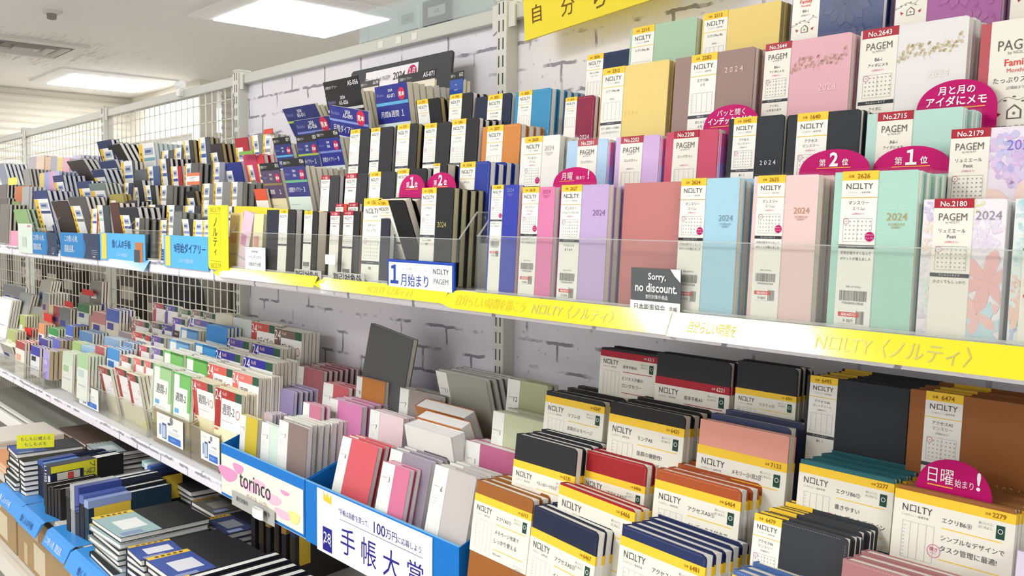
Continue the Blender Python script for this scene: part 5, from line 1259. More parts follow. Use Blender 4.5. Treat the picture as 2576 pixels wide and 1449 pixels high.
row("desk diaries' back row", 'desk_diary', 'diary', DG, -.19, [
 (1514, 873, 1656, .21, 'black diary with red edged band', '303033', dd(hb(.03, '6211', '能率手帳A5', ('ビジネス手帳の', 'ロングセラー'), k='R'), Y=-.165, n=2)),
 (1655, 887, 1841, .21, 'black diary with lower red edged band', '303033', dd(hb(.26, '6221', '能率手帳A5', (), k='R'), Y=-.19, n=2, xe=1860)),
 (1857, 906, 2009, .21, 'black diary with plain dark top', '303033', dd(hb(.40, '6501', 'リスティ①', ()), Y=-.19, n=2, xe=2030)),
 (2032, 943, 2290, .21, 'black project diary with vertical band', '33363b', nb(.035, .32, 'Y', '6495', 'アクセスA5', 'ガントチャート', '(月曜始まり)', bar=MB_, low=('薄くて',), cal=2, bump='linen', n=7, t=.010, r=.003, Y=-.215)),
 (2292, 978, 2600, .21, 'caramel brown diary with vertical band', '9c6030', nb(.14, .46, 'Y', '6474', 'アクセスA5', 'マンスリー', '(月曜始まり)', bar=MB_, low=('薄くて軽い',), n=6, t=.010, bump='leather', r=.004, Y=-.235, year=dict(s='2 0 2 4', x=.86, z=.72, c='d8c0a0', h=.05))),
], lean=4, t=.012)
tongue(2290, 1240, 2486, 1162, -.3325, 'magenta Sunday start sign behind the chestnut B6 diary', youbi('日曜'), .17)
def lriser(x0, x1, steps, z0, label):
    t = empty('stepped_riser', (x0, 0, 0)); b = MB(); pr = [(steps[0][0], z0)]
    for i, (y, z) in enumerate(steps):
        pr.append((y, z)); pr.append((steps[i+1][0] if i+1 < len(steps) else -.005, z))
    pr.append((-.005, z0))
    b.stack([[(s, yy, zz) for yy, zz in pr] for s in (0, x1-x0)], RIS); b.build('steps', t)
    tag(t, label, 'riser', 'stepped risers under the diaries')
lriser(-1.25, -.26, [(-.40, .832), (-.285, .905), (-.235, .975), (-.17, 1.06)], LZ+.001, 'pale stepped riser hidden under the desk diaries')
t = empty('white_box', (-1.262, -.465, .70)); b = MB(); b.box(0, .16, 0, .06, 0, .15, M('f3f3f2', .5)); bevel(b.build('body', t), .002)
b = MB(); b.box(-.001, .161, -.001, .061, .13, .152, M('fafafa', .5)); b.build('lid_rim', t); tag(t, 'plain white box lid standing in front of the tan brown diary', 'box')

# ================================================================== lower shelf, middle: wrapped slim notebooks and blue boxes
def tn(num, b1=.32, **kw):
    d = dict(b=(.0, b1), k='T', num=num, r=.005, pg='w', bag=1, tc=.0009); d.update(kw); d['sl'] = 1; return d
TG = 'film wrapped plain notebooks round the blue boxes'
row("first blue box", 'wrapped_notebook', 'notebook', TG, -.325, [
 (607, 1041, 649, .15, 'mustard yellow notebook', 'd8c23c', tn('1', n=0, pg='c', t=.016)),
 (660, 1060, 702, .14, 'pale mint notebook', 'dcefe0', tn('3', .5, n=0)),
 (704, 1054, 774, .155, 'taupe notebook', '8f7d76', tn('7', .34, n=0, t=.015)),
 (716, 1046, 786, .155, 'cream white notebook', 'eef0e2', tn('4', .34, n=6, xe=880, t=.013, Y=-.302)),
], lean=4, t=.013)
row("first box's second row", 'wrapped_notebook', 'notebook', TG, -.25, [
 (625, 1022, 686, .16, 'blush pink notebook', 'f0dfe4', tn('2', .3, n=3, xe=733)),
 (678, 968, 740, .175, 'grape purple notebook', 'a294c0', tn('2', .22, n=6, xe=805, Y=-.20)),
 (764, 1010, 808, .15, 'rose pink small notebook', 'd07f9c', tn('3', .36, n=1, xe=822)),
], lean=4, t=.011)
row("second box's second row", 'wrapped_notebook', 'notebook', TG, -.20, [
 (831, 1000, 912, .16, 'orchid pink notebook', 'd884b4', tn('8', .26, n=3, xe=953)),
 (933, 1029, 1016, .16, 'powder pink notebook', 'eed6da', tn('7', .30, n=1, xe=1040)),
 (1017, 1066, 1134, .15, 'white notebook with grey photo patch', 'e9e6e2', dict(patch='6a6258', sl=1, Y=-.27, t=.036, pg='w', n=0, lean=-10, tc=.001)),
 (1043, 1020, 1166, .16, 'orange rimmed white edged book', 'c87f4c', dict(sl=1, Y=-.19, t=.034, pg='w', n=0, lean=-22, tc=.001)),
 (1046, 1048, 1158, .15, 'copper orange book with white page block', 'c8783c', dict(sl=1, Y=-.235, t=.030, pg='w', n=0, lean=-22, tc=.001)),
 (1173, 1105, 1300, .16, 'plum pink notebook with thick white pages', 'c0688c', tn('1', .30, n=1, xe=1320, Y=-.23, t=.024)),
], lean=5, t=.015)
row("blue boxes' back row", 'wrapped_notebook', 'notebook', TG, -.12, [
 (747, 918, 815, .17, 'old rose notebook', 'a8646c', tn('2', .28, n=6, xe=883)),
 (815, 960, 878, .16, 'strawberry red notebook', 'cc6068', tn('3', .40, n=2, xe=897, Y=-.15)),
 (899, 945, 970, .17, 'pumpkin orange notebook', 'c8803c', tn('8', .20, n=2, xe=1003, Y=-.13)),
 (1008, 974, 1112, .16, 'mink brown notebook in film', '9c918c', tn('7', .22, n=2, Y=-.15)),
 (1096, 931, 1222, .19, 'stone grey notebook tipping forward', 'a9aa9e', tn('11', .22, n=4, xe=1300, lean=-14, Y=-.14)),
 (1279, 951, 1380, .17, 'olive green notebook', 'b5bd94', tn('12', .32, n=1, Y=-.13)),
 (1242, 1032, 1380, .17, 'sage olive notebook', 'c3cba8', tn('1', .22, n=3, Y=-.20)),
], lean=5, t=.012)
row("second blue box", 'wrapped_notebook', 'notebook', TG, -.30, [
 (864, 1095, 953, .18, 'coral red notebook', 'dc5f68', tn('6', .26, n=2, xe=976, lean=14)),
 (965, 1159, 1033, .14, 'pink small notebook', 'd9789c', tn('3', .46, n=1, xe=1046, Y=-.335, lean=12)),
 (985, 1127, 1088, .18, 'lavender grey notebook', '9c92a0', tn('6', .30, n=2, xe=1108, lean=12)),
 (1097, 1167, 1200, .18, 'warm grey notebook', 'c9c3c0', tn('6', .34, n=3, xe=1230, Y=-.325, lean=12)),
], lean=10, t=.012)
# dark grey book standing behind
P = on_y(933, 813, -.10); Q = on_y(1054, 825, -.10); w = Q.x-P.x
r_ = diary('desk_diary', P, .195, .27, .016, '', '5f6162', dict(r=.002, pg='c'), 7, 0, 7)
tag(r_, 'large plain dark grey book standing tall behind the blue boxes', 'book')
# blue boxes
BLUE = M('0c7ad2', .45); BLUE2 = M('0a6cc0', .5)
def blue_box(px_l, px_r, Y, zt, zb, dep, rise, label, face):
    P = on_y(px_l[0], px_l[1], Y); Q = on_y(px_r[0], px_r[1], Y); W = Q.x-P.x; H = zt-zb
    t = empty('display_box', (P.x, Y, zb)); th = .003
    b = MB(); b.box(0, W, 0, th, 0, H, BLUE); fo = b.build('front_panel', t)
    b = MB(); b.box(0, W, .0005, .006, H, H+.0012, M('7fc0f0', .5)); b.build('folded_edge', t)
    lo = .030 if zb < LZ else .0
    for X in (0, W-th):
        b = MB(); b.stack([[(X+d, yy, zz) for yy, zz in ((th+.0003, lo), (dep, lo), (dep, H+rise), (dep*.86, H+rise), (th+.0003, H))] for d in (0, th)], BLUE2); b.build('side_panel', t)
    b = MB(); b.box(th, W-th, dep-th, dep, lo+.004, H+rise+.03, BLUE2); b.build('back_panel', t)
    b = MB(); b.box(th, W-th, th+.001, dep-th, lo+.001, lo+.003, BLUE2); b.build('base', t)
    face(t, W, H); tag(t, label, 'display box', 'blue cardboard display boxes'); return t
def torinco_face(t, W, H):
    b = MB(); b.box(.006, W+.0-.004, -.0022, -.0006, .008, H*.82, M('fbf6e6', .45)); o = b.build('printed_label', t); L = MB()
    pk_ = M('eaa0cc', .5); pk2 = M('f4c8dc', .5)
    for x, z, rx, rz_, m in ((.10, .46, .13, .10, pk_), (.24, .66, .07, .07, pk_), (.38, .40, .12, .06, pk2), (.66, .40, .10, .07, pk2), (.80, .62, .05, .03, pk_), (.78, .22, .10, .06, pk2), (.90, .26, .06, .08, M('f6ee9a', .5)), (.50, .56, .08, .05, pk2)):
        yl_ = -.0026-.00006*len(L.f); n = 18; L.poly([(min(W*.99, W*x+W*rx*math.cos(6.28*i/n)), yl_, min(H*.81, H*z+H*rz_*1.4*math.sin(6.28*i/n+.5*math.cos(6.28*i/n)))) for i in range(n)], m)
    L.text('torinco', W*.45, H*.50, H*.30, M('4a3a4c', .5), -.0036, maxw=W*.38); L.text('ぜいたくな、シンプル。', W*.48, H*.24, H*.085, M('7a6a6c', .5), -.0036, maxw=W*.26)
    L.build('lettering', o)
def award_face(t, W, H):
    b = MB(); b.box(W*.10, W*.86, -.0022, -.0006, -.004, H*.98, M('fbfafd', .45)); o = b.build('printed_label', t); L = MB(); nv = M('22208e', .5)
    L.text('"手帳は高橋"を買って、', W*.37, H*.76, H*.10, nv, -.0026, maxw=W*.21); L.text('100', W*.545, H*.76, H*.17, nv, -.0026, bold=.01); L.text('万円', W*.62, H*.75, H*.13, nv, -.0026); L.text('に応募しよう', W*.73, H*.74, H*.10, nv, -.0026, maxw=W*.14)
    L.rect(W*.27, W*.81, H*.635, H*.642, nv, -.0026)
    for i, ch in enumerate('手帳大賞'): L.text(ch, W*(.33+.145*i), H*.33, H*.42, nv, -.0026)
    # plain stand-in for the printed bird: number bib only
    L.rect(W*.145, W*.215, H*.02, H*.40, nv, -.0026); L.text('28', W*.18, H*.24, H*.17, WHITE, -.003); L.text('第', W*.155, H*.14, H*.04, WHITE, -.003); L.text('回', W*.205, H*.14, H*.04, WHITE, -.003)
    L.poly([(W*.15, -.0026, H*.82), (W*.21, -.0026, H*.80), (W*.212, -.0026, H*.96), (W*.195, -.0026, H*.88), (W*.182, -.0026, H*.97), (W*.168, -.0026, H*.885), (W*.15, -.0026, H*.97)], M('f2d23c', .5))
    L.build('lettering', o)
blue_box((556, 1113), (766, 1197), -.372, .905, .768, .20, .06, 'blue display box with pink painted label below mustard notebook', torinco_face)
blue_box((768, 1198), (1155, 1354), -.372, .905, .764, .20, .06, 'blue display box with white award panel below coral notebook', award_face)
blue_box((880, 938), (1110, 990), -.085, .99, LZ+.001, .07, .05, 'dark blue display box at the back under the grey book', lambda t, W, H: None)
flat_sign('label_tape', ((583, 1232), (690, 1268)), -.3790, .0006, TAPE, 'grey exclusion label tape stuck under the pink painted label', 'label', lambda L, W, H: (L.text('割引対象外', W*.26, H*.60, H*.34, BLACK, -.0006, maxw=W*.42), L.text('割引対象外', W*.76, H*.60, H*.34, BLACK, -.0006, maxw=W*.42)))
P = on_y(645, 1285, -.385); t = empty('tape_loop', (P.x, -.385, P.z)); b = MB()
n = 16; b.stack([[(.02+.028*math.cos(6.28*i/n), -.006+.006*math.sin(6.28*i/n), z) for i in range(n)] for z in (-.012, .012)], M('f4f3f0', .6), caps=False); b.build('loop', t)
tag(t, 'white torn tape loop hanging under the pink painted label', 'tape')
# ================================================================== lower shelf, left: refills in smoked acrylic bins
RG = 'planner refills in the smoked acrylic bins'
RD = 'd0483c'; BL = '2c2c9c'; GRN = '7cc46c'; SKY = '3f9ce0'
refill_row("refill bins' front row", RG, -.312, [
 (246, 918, 276, .20, 'cream refill with dark red top', dict(st='24', c='a8504c', ti='', low='f4ecd0', lean=-10, n=1)),
 (288, 922, 318, .20, 'cream refill with red numbered top', dict(st='24', c='b04844', ti='', low='f4ecd0', lean=-10, n=1)),
 (317, 936, 346, .20, 'cream refill with brown end tab', dict(st='24', c='b04844', ti='', low='f4ecd0', lean=-9, n=5, xe=383)),
 (387, 912, 435, .19, 'pale green weekly refill', dict(st='gr', c='a8d498', ti='週間-1', n=4)),
 (437, 932, 483, .19, 'green weekly refill', dict(st='gr', c=GRN, ti='週間-2', n=5)),
 (480, 950, 535, .20, 'red and cream weekly refill', dict(st='24', c='c8504c', ti='週間-1', low='f3ecc4', n=4, lean=-4)),
 (543, 972, 609, .20, 'dark red weekly refill', dict(st='24', c='b0342e', ti='週間-2', low='f3ecc4', n=7, xe=662)),
], lean=3, t=.009)
refill_row("refill bins' second row", RG, -.265, [
 (300, 890, 330, .17, 'faded red refill', dict(st='24', c='c87a70', ti='', n=2)),
 (337, 898, 362, .17, 'light red refill with brown tag', dict(st='24', c='e08078', ti='', tag='商品見本', n=2)),
 (363, 905, 386, .17, 'light red narrow refill', dict(st='24', c='e08078', ti='', tag='商品見本', n=2)),
 (412, 878, 463, .18, 'leaf green refill with navy tag', dict(st='gr', c=GRN, ti='週間-3', tag='お取り寄せ', n=4)),
 (468, 893, 524, .18, 'bright green refill with navy tag', dict(st='gr', c='6cba58', ti='週間-4', tag='お取り寄せ', n=4)),
 (523, 912, 586, .19, 'coral red weekly refill with tag', dict(st='24', c='dc6058', ti='週間-3', tag='商品見本', n=4)),
 (586, 932, 652, .19, 'salmon red weekly refill with tag', dict(st='24', c='e47a70', ti='週間-4', tag='商品見本', n=5, xe=692)),
], lean=3, t=.009)
refill_row("refill bins' third row", RG, -.20, [
 (310, 858, 332, .16, 'dull blue narrow refill', dict(st='x', c='7a9cc8', n=4, xe=350)),
 (350, 866, 376, .16, 'pinkish refill with purple tag', dict(st='24', c='d86070', ti='', tag='商品見本', n=2)),
 (381, 872, 411, .17, 'grey violet refill', dict(st='24', c='8478b8', ti='', tag='商品見本', n=2)),
 (426, 850, 478, .18, 'cloud blue refill with navy tag', dict(st='gr', c='7fb8e6', ti='', tag='お取り寄せ', n=4, xe=492)),
 (491, 860, 546, .18, 'sky blue refill', dict(st='gr', c=SKY, ti='8', tag='お取り寄せ', n=3)),
 (543, 877, 606, .19, 'royal blue monthly refill', dict(st='24', c=BL, ti='月間-1', tag='商品見本', n=4, xe=613)),
 (613, 895, 687, .19, 'deep blue monthly refill', dict(st='24', c='2c2ca8', ti='月間-2', tag='商品見本', n=6, xe=712)),
], lean=3, t=.009)
refill_row("refill bins' fourth row", RG, -.14, [
 (300, 832, 330, .16, 'grey small refill', dict(st='x', c='9a8a90', n=3)),
 (334, 832, 366, .16, 'small refill with red corner', dict(st='24', c='d04848', ti='', n=2)),
 (358, 840, 384, .16, 'small red corner refill with label', dict(st='24', c='c83c44', ti='', n=2)),
 (381, 842, 413, .17, 'violet topped refill with brown tag', dict(st='24', c='6a58a8', ti='', tag='商品見本', n=3)),
 (455, 822, 500, .18, 'pale blue refill with slate copies', dict(st='gr', c='6aa4dc', ti='', tag='お取り寄せ', n=4, xe=528)),
 (520, 815, 572, .18, 'azure refill with white label', dict(st='x', c='2f8cd8', low='d8e8f2', c2='3a7cc8', n=3)),
 (565, 846, 627, .19, 'purple monthly refill', dict(st='24', c='5a50a8', ti='月間', tag='商品見本', n=5)),
 (636, 862, 706, .19, 'navy monthly and weekly refill', dict(st='24', c='30309c', ti='月間・週間', tag='商品見本', n=7, xe=752)),
], lean=3, t=.009)
refill_row("refill bins' back row", RG, -.085, [
 (302, 790, 330, .15, 'grey brown refill', dict(st='x', c='85747a', n=2)),
 (332, 802, 375, .17, 'faded pink tall refill', dict(st='24', c='b87a7c', ti='', n=2)),
 (376, 808, 408, .17, 'grey refill with red label', dict(st='24', c='8a7c80', ti='', tag='商品見本', n=2)),
 (408, 814, 438, .17, 'indigo topped refill', dict(st='24', c='5a50a0', ti='', n=2)),
 (434, 797, 466, .17, 'violet blue refill with tag', dict(st='24', c='6a5cb8', ti='', tag='商品見本', n=2)),
 (474, 798, 543, .17, 'slate purple refill', dict(st='24', c='6c6ab0', ti='', tag='お取り寄せ', n=2)),
 (543, 786, 585, .19, 'grey refill with yellow splash', dict(st='x', c='d9d6c0', low='cfd4d2', c2='e6d84c', n=3, hd='')),
 (586, 797, 633, .19, 'pale grey refill with yellow tag', dict(st='x', c='cfd4d2', low='c4ccca', c2='e6d84c', n=3)),
 (634, 808, 692, .20, 'red two day refill', dict(st='24', c='c8504c', ti='2デイズ', n=3)),
 (692, 824, 760, .20, 'brown daily refill', dict(st='24', c='7a6258', ti='フランクリン', low='f4f2ec', tag='商品見本', n=4, xe=797)),
], lean=3, t=.009)
refill_row("refill bins' wall row", RG, -.045, [
 (386, 760, 420, .16, 'small pink topped refill', dict(st='24', c='c05a6c', ti='', n=1)),
 (416, 766, 448, .16, 'small blue violet refill', dict(st='24', c='6a62b4', ti='', n=1)),
 (450, 775, 480, .15, 'small grey green refill', dict(st='24', c='8a9a8c', ti='', n=1)),
 (482, 778, 512, .15, 'small brownish refill', dict(st='24', c='9a8478', ti='', n=1)),
 (512, 784, 542, .15, 'small muted refill', dict(st='24', c='8c8a88', ti='', n=1)),
], lean=3, t=.008)
# memo pads and small packs farther left
LG = 'small packs at the far end of the lower shelf'
def x(c, low='eeece4', c2='4a4a90', **kw):
    d = dict(st='x', c=c, low=low, c2=c2); d.update(kw); return d
refill_row("far packs' front row", LG, -.335, [
 (0, 862, 26, .12, 'grey filmed pack leaning forward', x('a8a49c', 'c8c8c0', n=3, lean=-14)),
 (40, 855, 62, .17, 'white pack with red top', x('b04a44', 'f2efe8', 'f0b090', cut=.8, n=5, xe=84)),
 (78, 868, 100, .125, 'royal blue pack with grey pens', x('3a3cae', 'e8e8ec', '3a3a40', n=3, xe=112)),
 (110, 878, 126, .12, 'pale violet pad with cream block', x('b4aede', 'a89cd8', 'c8c0e8', n=4, xe=153, pg='k', t=.014)),
 (158, 882, 184, .15, 'sheer grey green pack', x('cfe0c8', 'dfe4da', 'a8c898', n=3)),
 (196, 888, 222, .17, 'pale leaf green pack', x('b4d8a4', 'e8efe4', 'c8d8d8', n=4, xe=246)),
], lean=3, t=.009, nm='stationery_pack')
refill_row("far packs' second row", LG, -.27, [
 (18, 826, 40, .14, 'olive green and white pad', x('b8c47c', 'f6f6ee', 'dfe4c0', cut=.6, n=3)),
 (48, 862, 60, .11, 'small rust red pack', x('b85a4c', 'e8c0a8', n=1)),
 (98, 848, 120, .13, 'purple striped pack', x('4a4aa0', 'e0e0ec', 'a04a70', n=4, xe=134)),
 (133, 850, 152, .14, 'violet blue pad with cream block', x('6a70c8', 'dcdcf0', n=4, xe=182, pg='k', t=.013)),
 (182, 857, 204, .13, 'green and navy pack', x('a8c880', 'e4ecdc', '3f3f8c', n=3)),
 (205, 866, 236, .14, 'light blue pack with navy tag', x('9cc4e4', 'e0ecf4', '3f3f8c', n=4)),
 (240, 868, 262, .13, 'small crimson and blue pack', x('b86068', 'd4d8ea', '3c3c98', n=3)),
 (270, 872, 300, .14, 'azure and white pack', x('4a98dc', 'e2eef6', '3c78c8', n=4)),
], lean=3, t=.009, nm='stationery_pack')
refill_row("far packs' third row", LG, -.20, [
 (-8, 745, 30, .20, 'tall white blank pack', x('fbfbff', 'f6f6fa', 'fafaff', n=3, xe=52, lean=10)),
 (50, 790, 64, .15, 'lime green and cream pad', x('b4c46c', 'f6f4e8', 'f0eee0', cut=.55, n=8, xe=120)),
 (64, 824, 80, .13, 'red tabbed small pack', x('d83838', 'f0e8e0', n=2)),
 (97, 812, 112, .16, 'orange and white small pack', x('eda06c', 'f2f0ea', n=3)),
 (123, 822, 146, .13, 'emerald green topped pack', x('3a9c54', 'e8ece8', n=6, xe=166, cut=.75)),
 (166, 816, 184, .15, 'blue and white pack with kraft block', x('4a6cd0', 'e4e8f4', n=5, xe=214, pg='k')),
 (200, 830, 232, .15, 'steel blue pack with navy tag', x('5a88b8', 'cfdde8', '2f3a8c', n=5, xe=250)),
 (262, 845, 300, .15, 'misty blue pack with label', x('8ab0d4', 'd4e2ec', '3c3c90', n=4)),
], lean=3, t=.009, nm='stationery_pack')
refill_row("far packs' fourth row", LG, -.13, [
 (52, 735, 80, .20, 'translucent grey folder leaning back', x('a4aaa8', 'b4b8b4', 'c4c8c4', n=2, lean=14)),
 (82, 770, 110, .15, 'smoky grey pack', x('a0a4a0', 'b0b2ac', 'c0b0a0', n=5)),
 (107, 735, 122, .17, 'grey striped pack with brown copies', x('98a0a4', 'b89c8c', n=6, xe=160)),
 (118, 765, 134, .14, 'champagne foil pack', x('cdc8a4', 'bdb894', n=1)),
 (134, 768, 156, .15, 'wine red pack', x('a0484c', 'b06058', n=3)),
 (150, 772, 176, .17, 'charcoal filmed pack', x('6a6e70', '7a7e7e', n=4)),
 (196, 762, 224, .12, 'forest green pack', x('2f7048', 'c8d0c8', n=3)),
 (198, 786, 232, .16, 'pinkish brown pack', x('b08884', 'b4a890', n=5, pg='k')),
 (232, 782, 266, .16, 'rose and cream pack', x('b87a80', 'cfc8b8', n=5)),
 (268, 775, 300, .17, 'blue tabbed pack', x('4c64b8', 'cfc8b8', n=4)),
], lean=3, t=.010, nm='stationery_pack')
refill_row("far packs' back row", LG, -.06, [
 (10, 714, 40, .18, 'tall grey filmed pack', x('8c8f92', '9c9fa2', n=3)),
 (34, 718, 64, .19, 'slate grey filmed pack', x('8a8d92', '94979c', n=1)),
 (104, 702, 130, .20, 'upright silver card pack', x('b8b8ac', 'a8aaa4', n=3, lean=12)),
 (200, 735, 226, .16, 'red tabbed clear pack', x('8c9490', '9ca29e', n=2)),
 (228, 705, 256, .16, 'white handled grey pack', x('8a8684', '7c7876', 'f0eeea', n=2)),
 (230, 758, 262, .14, 'blue label pack', x('4a62b4', 'b4aca4', n=1)),
], lean=3, t=.009, nm='stationery_pack')
for (xa, ya, xb, yb, Yv, c, lab) in ((62, 822, 78, 838, -.205, 'e0262a', 'small bright red tag on the lime pad row'), (110, 786, 130, 806, -.14, 'e23c34', 'red orange tag among the far packs'), (162, 756, 182, 770, -.10, 'd42a2a', 'red rectangular tag high among the far packs'), (206, 726, 234, 740, -.07, 'd03030', 'red tag over the clear packs near the wire mesh')):
    flat_sign('price_tag', ((xa, ya), (xb, yb)), Yv-.012, .0015, M(c, .5), lab, 'tag')
# bins on the lower shelf
def bin_(xl, xr, yt_px, Y, label, hf, dep, hb_, mat=SMOKE, sides=(1, 1)):
    P = on_y(xl[0], xl[1], Y); Q = on_y(xr[0], xr[1], Y)
    tray('acrylic_bin', P.x, Q.x, Y, LZ+.001, hf, dep, hb_, label, mat, 'smoked acrylic bins', ACRYL_EDGE, sides=sides)
bin_((480, 1110), (550, 1165), 0, -.328, 'smoked acrylic bin of the red weekly refills', .105, .30, .16)
bin_((384, 1060), (478, 1090), 0, -.328, 'smoked acrylic bin of the green weekly refills', .11, .30, .16)
bin_((184, 975), (372, 1045), 0, -.328, 'clear acrylic bin of the cream refills', .09, .20, .14, ACRYL)
bin_((-30, 905), (110, 965), 0, -.350, 'clear acrylic bin at the far end of the lower shelf', .07, .2, .12, ACRYL)
def phone(L, W, H):
    L.rect(W*.10, W*.18, H*.2, H*.6, M('8fa4c8', .5), -.0006); L.rect(W*.22, W*.38, H*.10, H*.68, M('5a6c94', .5), -.0006); L.rect(W*.24, W*.36, H*.14, H*.60, M('bcd0ee', .5), -.0009)
    L.rect(W*.45, W*.92, H*.06, H*.30, M('3a78d0', .5), -.0006); L.text('マンスリー', W*.66, H*.18, H*.08, WHITE, -.0009, maxw=W*.4); L.disc(W*.58, H*.86, W*.06, GREY, -.0006, 14); L.rect(W*.44, W*.54, H*.68, H*.76, DKBAR, -.0006)
    L.text('スマホ対応', W*.72, H*.58, H*.08, M('6a78a8', .5), -.0006, maxw=W*.4); L.rect(W*.45, W*.9, H*.44, H*.455, LGREY, -.0006); L.rect(W*.45, W*.85, H*.38, H*.395, LGREY, -.0006)
    L.text('リフィル', W*.2, H*.84, H*.07, GREY, -.0006, maxw=W*.24)
for (tl, br, lab) in (((198, 962), (246, 1012), 'phone print card on the bin of cream refills'), ((394, 1035), (459, 1100), 'phone print card on the bin of green refills'), ((505, 1083), (551, 1152), 'phone print card on the bin of red refills')):
    flat_sign('info_card', (tl, br), -.3315, .0012, M('f4f6f2', .5), 'white blue '+lab, 'card', phone, 'phone print info cards')
# under-shelf black bag and roll seen through the wire mesh
P = on_y(345, 725, .06); t = empty('black_bag', (P.x, .25, .95)); b = MB()
b.stack([[(x_*k, y_*k, z) for x_, y_ in ((-.16, -.06), (.0, -.09), (.16, -.06), (.17, .05), (0, .09), (-.16, .06))] for z, k in ((0, 1.0), (.12, 1.06), (.24, .95), (.31, .62), (.34, .5))], M('27272a', .5)); b.build('body', t)
b = MB(); b.cyl((-.06, 0, .33), (-.03, 0, .42), .006, BLACK, 8); b.build('strap', t); tag(t, 'black bag behind the wire mesh under the upper shelf', 'bag')
t = empty('back_shelf', (-5.0, .30, 0)); b = MB(); b.box(-4.0, 1.93, .12, .22, 1.36, 1.385, M('9a978d', .5)); b.build('upper_board', t)
b = MB(); b.box(-4.0, 1.93, -.2, .20, .90, .92, M('8a877e', .5)); b.build('lower_board', t)
b = MB(); b.box(-4.0, 1.93, .20, .22, .0, 1.36, M('b5b2a6', .6)); b.build('back_panel', t)
for u in (-3.3, -1.9, -.5, .9, 1.9):
    b = MB(); b.box(u-.02, u+.02, .16, .2, .92, 1.36, M('77746a', .6)); b.build('post', t)
tag(t, 'grey shelving of the next aisle behind the wire mesh', 'shelf')
for i_, (u, hgt, c_) in enumerate(((-7.2, .3, '4a4038'), (-6.9, .3, '5a5044'), (-6.55, .28, '3a3430'), (-6.2, .26, '504840'), (-5.5, .25, '7c766a'), (-5.15, .28, '55504a'), (-4.75, .2, '8a8276'))):
    t = empty('stock_folder', (u, .36, .921)); b = MB(); b.box(0, .22, -.06, .04, 0, hgt, M(c_, .6)); bevel(b.build('body', t), .004)
    b = MB(); b.box(.02, .2, -.0612, -.0602, hgt*.55, hgt*.8, M('cfc8b8', .6)); b.build('label_slip', t)
    tag(t, 'dim stock folder on the next aisle shelf behind wire, %s from the far end' % ORD[i_], 'folder', 'dim folders behind the wire mesh')
# ================================================================== piles under the lower shelf
def flat_book(name, X, Y, Z, w, d, t, cover, label, o, yaw=0.0, group=None):
    """A book lying flat: spine along y at x=0 side away, fore-edge towards +x. w along x, d along y."""
    r_ = empty(name, (X, Y, Z), (0, 0, math.radians(yaw)))
    b = MB(); tc = .0018; e = .002
    cm = M(cover, .5)
    sag = o.get('sag', 0)
    pr = [(0, 0), (w, 0), (w, tc), (tc, tc), (tc, t-tc), (w, t-tc), (w, t), (0, t)]
    b.stack([[(px, yy, pz) for px, pz in pr] for yy in (0, d)], cm); b.build('cover', r_)
    b = MB(); b.box(tc+.0003, w-.003, .003, d-.003, tc, t-tc, PG[o.get('pg', 'w')]); b.build('pages', r_)
    if o.get('lab'):
        c1, c2, c3 = o['lab']; b = MB(); lw = o.get('lw', .45)
        b.stack([[(-.0004, yy, t), (w+.0004, yy, t), (w+.0004, yy, t+.0007), (-.0004, yy, t+.0007)] for yy in (0, d*.02, d*lw)], [M(c2, .4), M(c2, .4)]); lo = b.build('band', r_)
        L = MB()
        def q(x0, x1, y0, y1, m, zz): L.poly([(w*x0, d*y0, t+zz), (w*x1, d*y0, t+zz), (w*x1, d*y1, t+zz), (w*x0, d*y1, t+zz)], m)
        q(0, .12, .01, lw, M(c1, .4), .001); q(.35, .75, lw*.25, lw*.85, M(c3, .5), .001); q(.84, .96, lw*.1, lw*.6, M('8fa0c8', .5), .001)
        for i in range(5): q(.03, .09, lw*(.2+.14*i), lw*(.28+.14*i), M('7a5c10', .5), .0014)
        L.build('lettering', lo)
    return tag(r_, label, 'notebook', group)
PG1 = 'flat notebooks piled on the deck'
def pile(X, Y, Z, n, w, d, t, covers, look, top=None, jit=.008, yaw=0, pg='w'):
    z = Z
    for i in range(n):
        lab = '%s pile, %s' % (look, 'top one' if i == n-1 else ('bottom one' if i == 0 else '%s from the bottom' % ORD[i]))
        if i == n-1 and top: lab = '%s on top of the %s pile' % (top[0], look.split('notebook of the ')[-1])
        o = dict(pg=pg)
        if top and i >= n-top[2]: o['lab'] = top[1]
        flat_book('flat_notebook', X+random.uniform(-jit, jit), Y+random.uniform(-jit, jit), z, w, d, t, covers[i % len(covers)], lab, o, yaw+random.uniform(-3, 3), PG1)
        z += t+.0006
    return z
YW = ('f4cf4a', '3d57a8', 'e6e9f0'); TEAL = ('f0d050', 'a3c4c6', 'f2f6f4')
D0 = DZ+.001
pile(-2.695, -.603, D0, 7, .22, .25, .0152, ['2c2d2e', '8a9a9a'], 'black notebook of the teal topped', ('teal labelled notebook with yellow edge', TEAL, 2))
pile(-2.34, -.570, D0, 5, .19, .25, .0170, ['2b2b2e'], 'black notebook of the blue topped', ('blue labelled notebook with yellow edge', YW, 1))
pile(-2.462, -.585, D0, 5, .118, .25, .0168, ['2b2b2e', '3a3f55'], 'black notebook of the narrow middle', ('blue labelled narrow notebook', YW, 1), .001)
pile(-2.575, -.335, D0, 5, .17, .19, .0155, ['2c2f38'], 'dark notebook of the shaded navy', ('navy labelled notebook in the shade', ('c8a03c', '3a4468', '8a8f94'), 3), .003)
pile(-2.775, -.285, D0, 5, .17, .19, .0155, ['3a3632'], 'grey brown notebook of the shaded kraft', ('kraft labelled notebook in the shade', ('a8843c', '6a6a66', '9a9a94'), 2), .003)
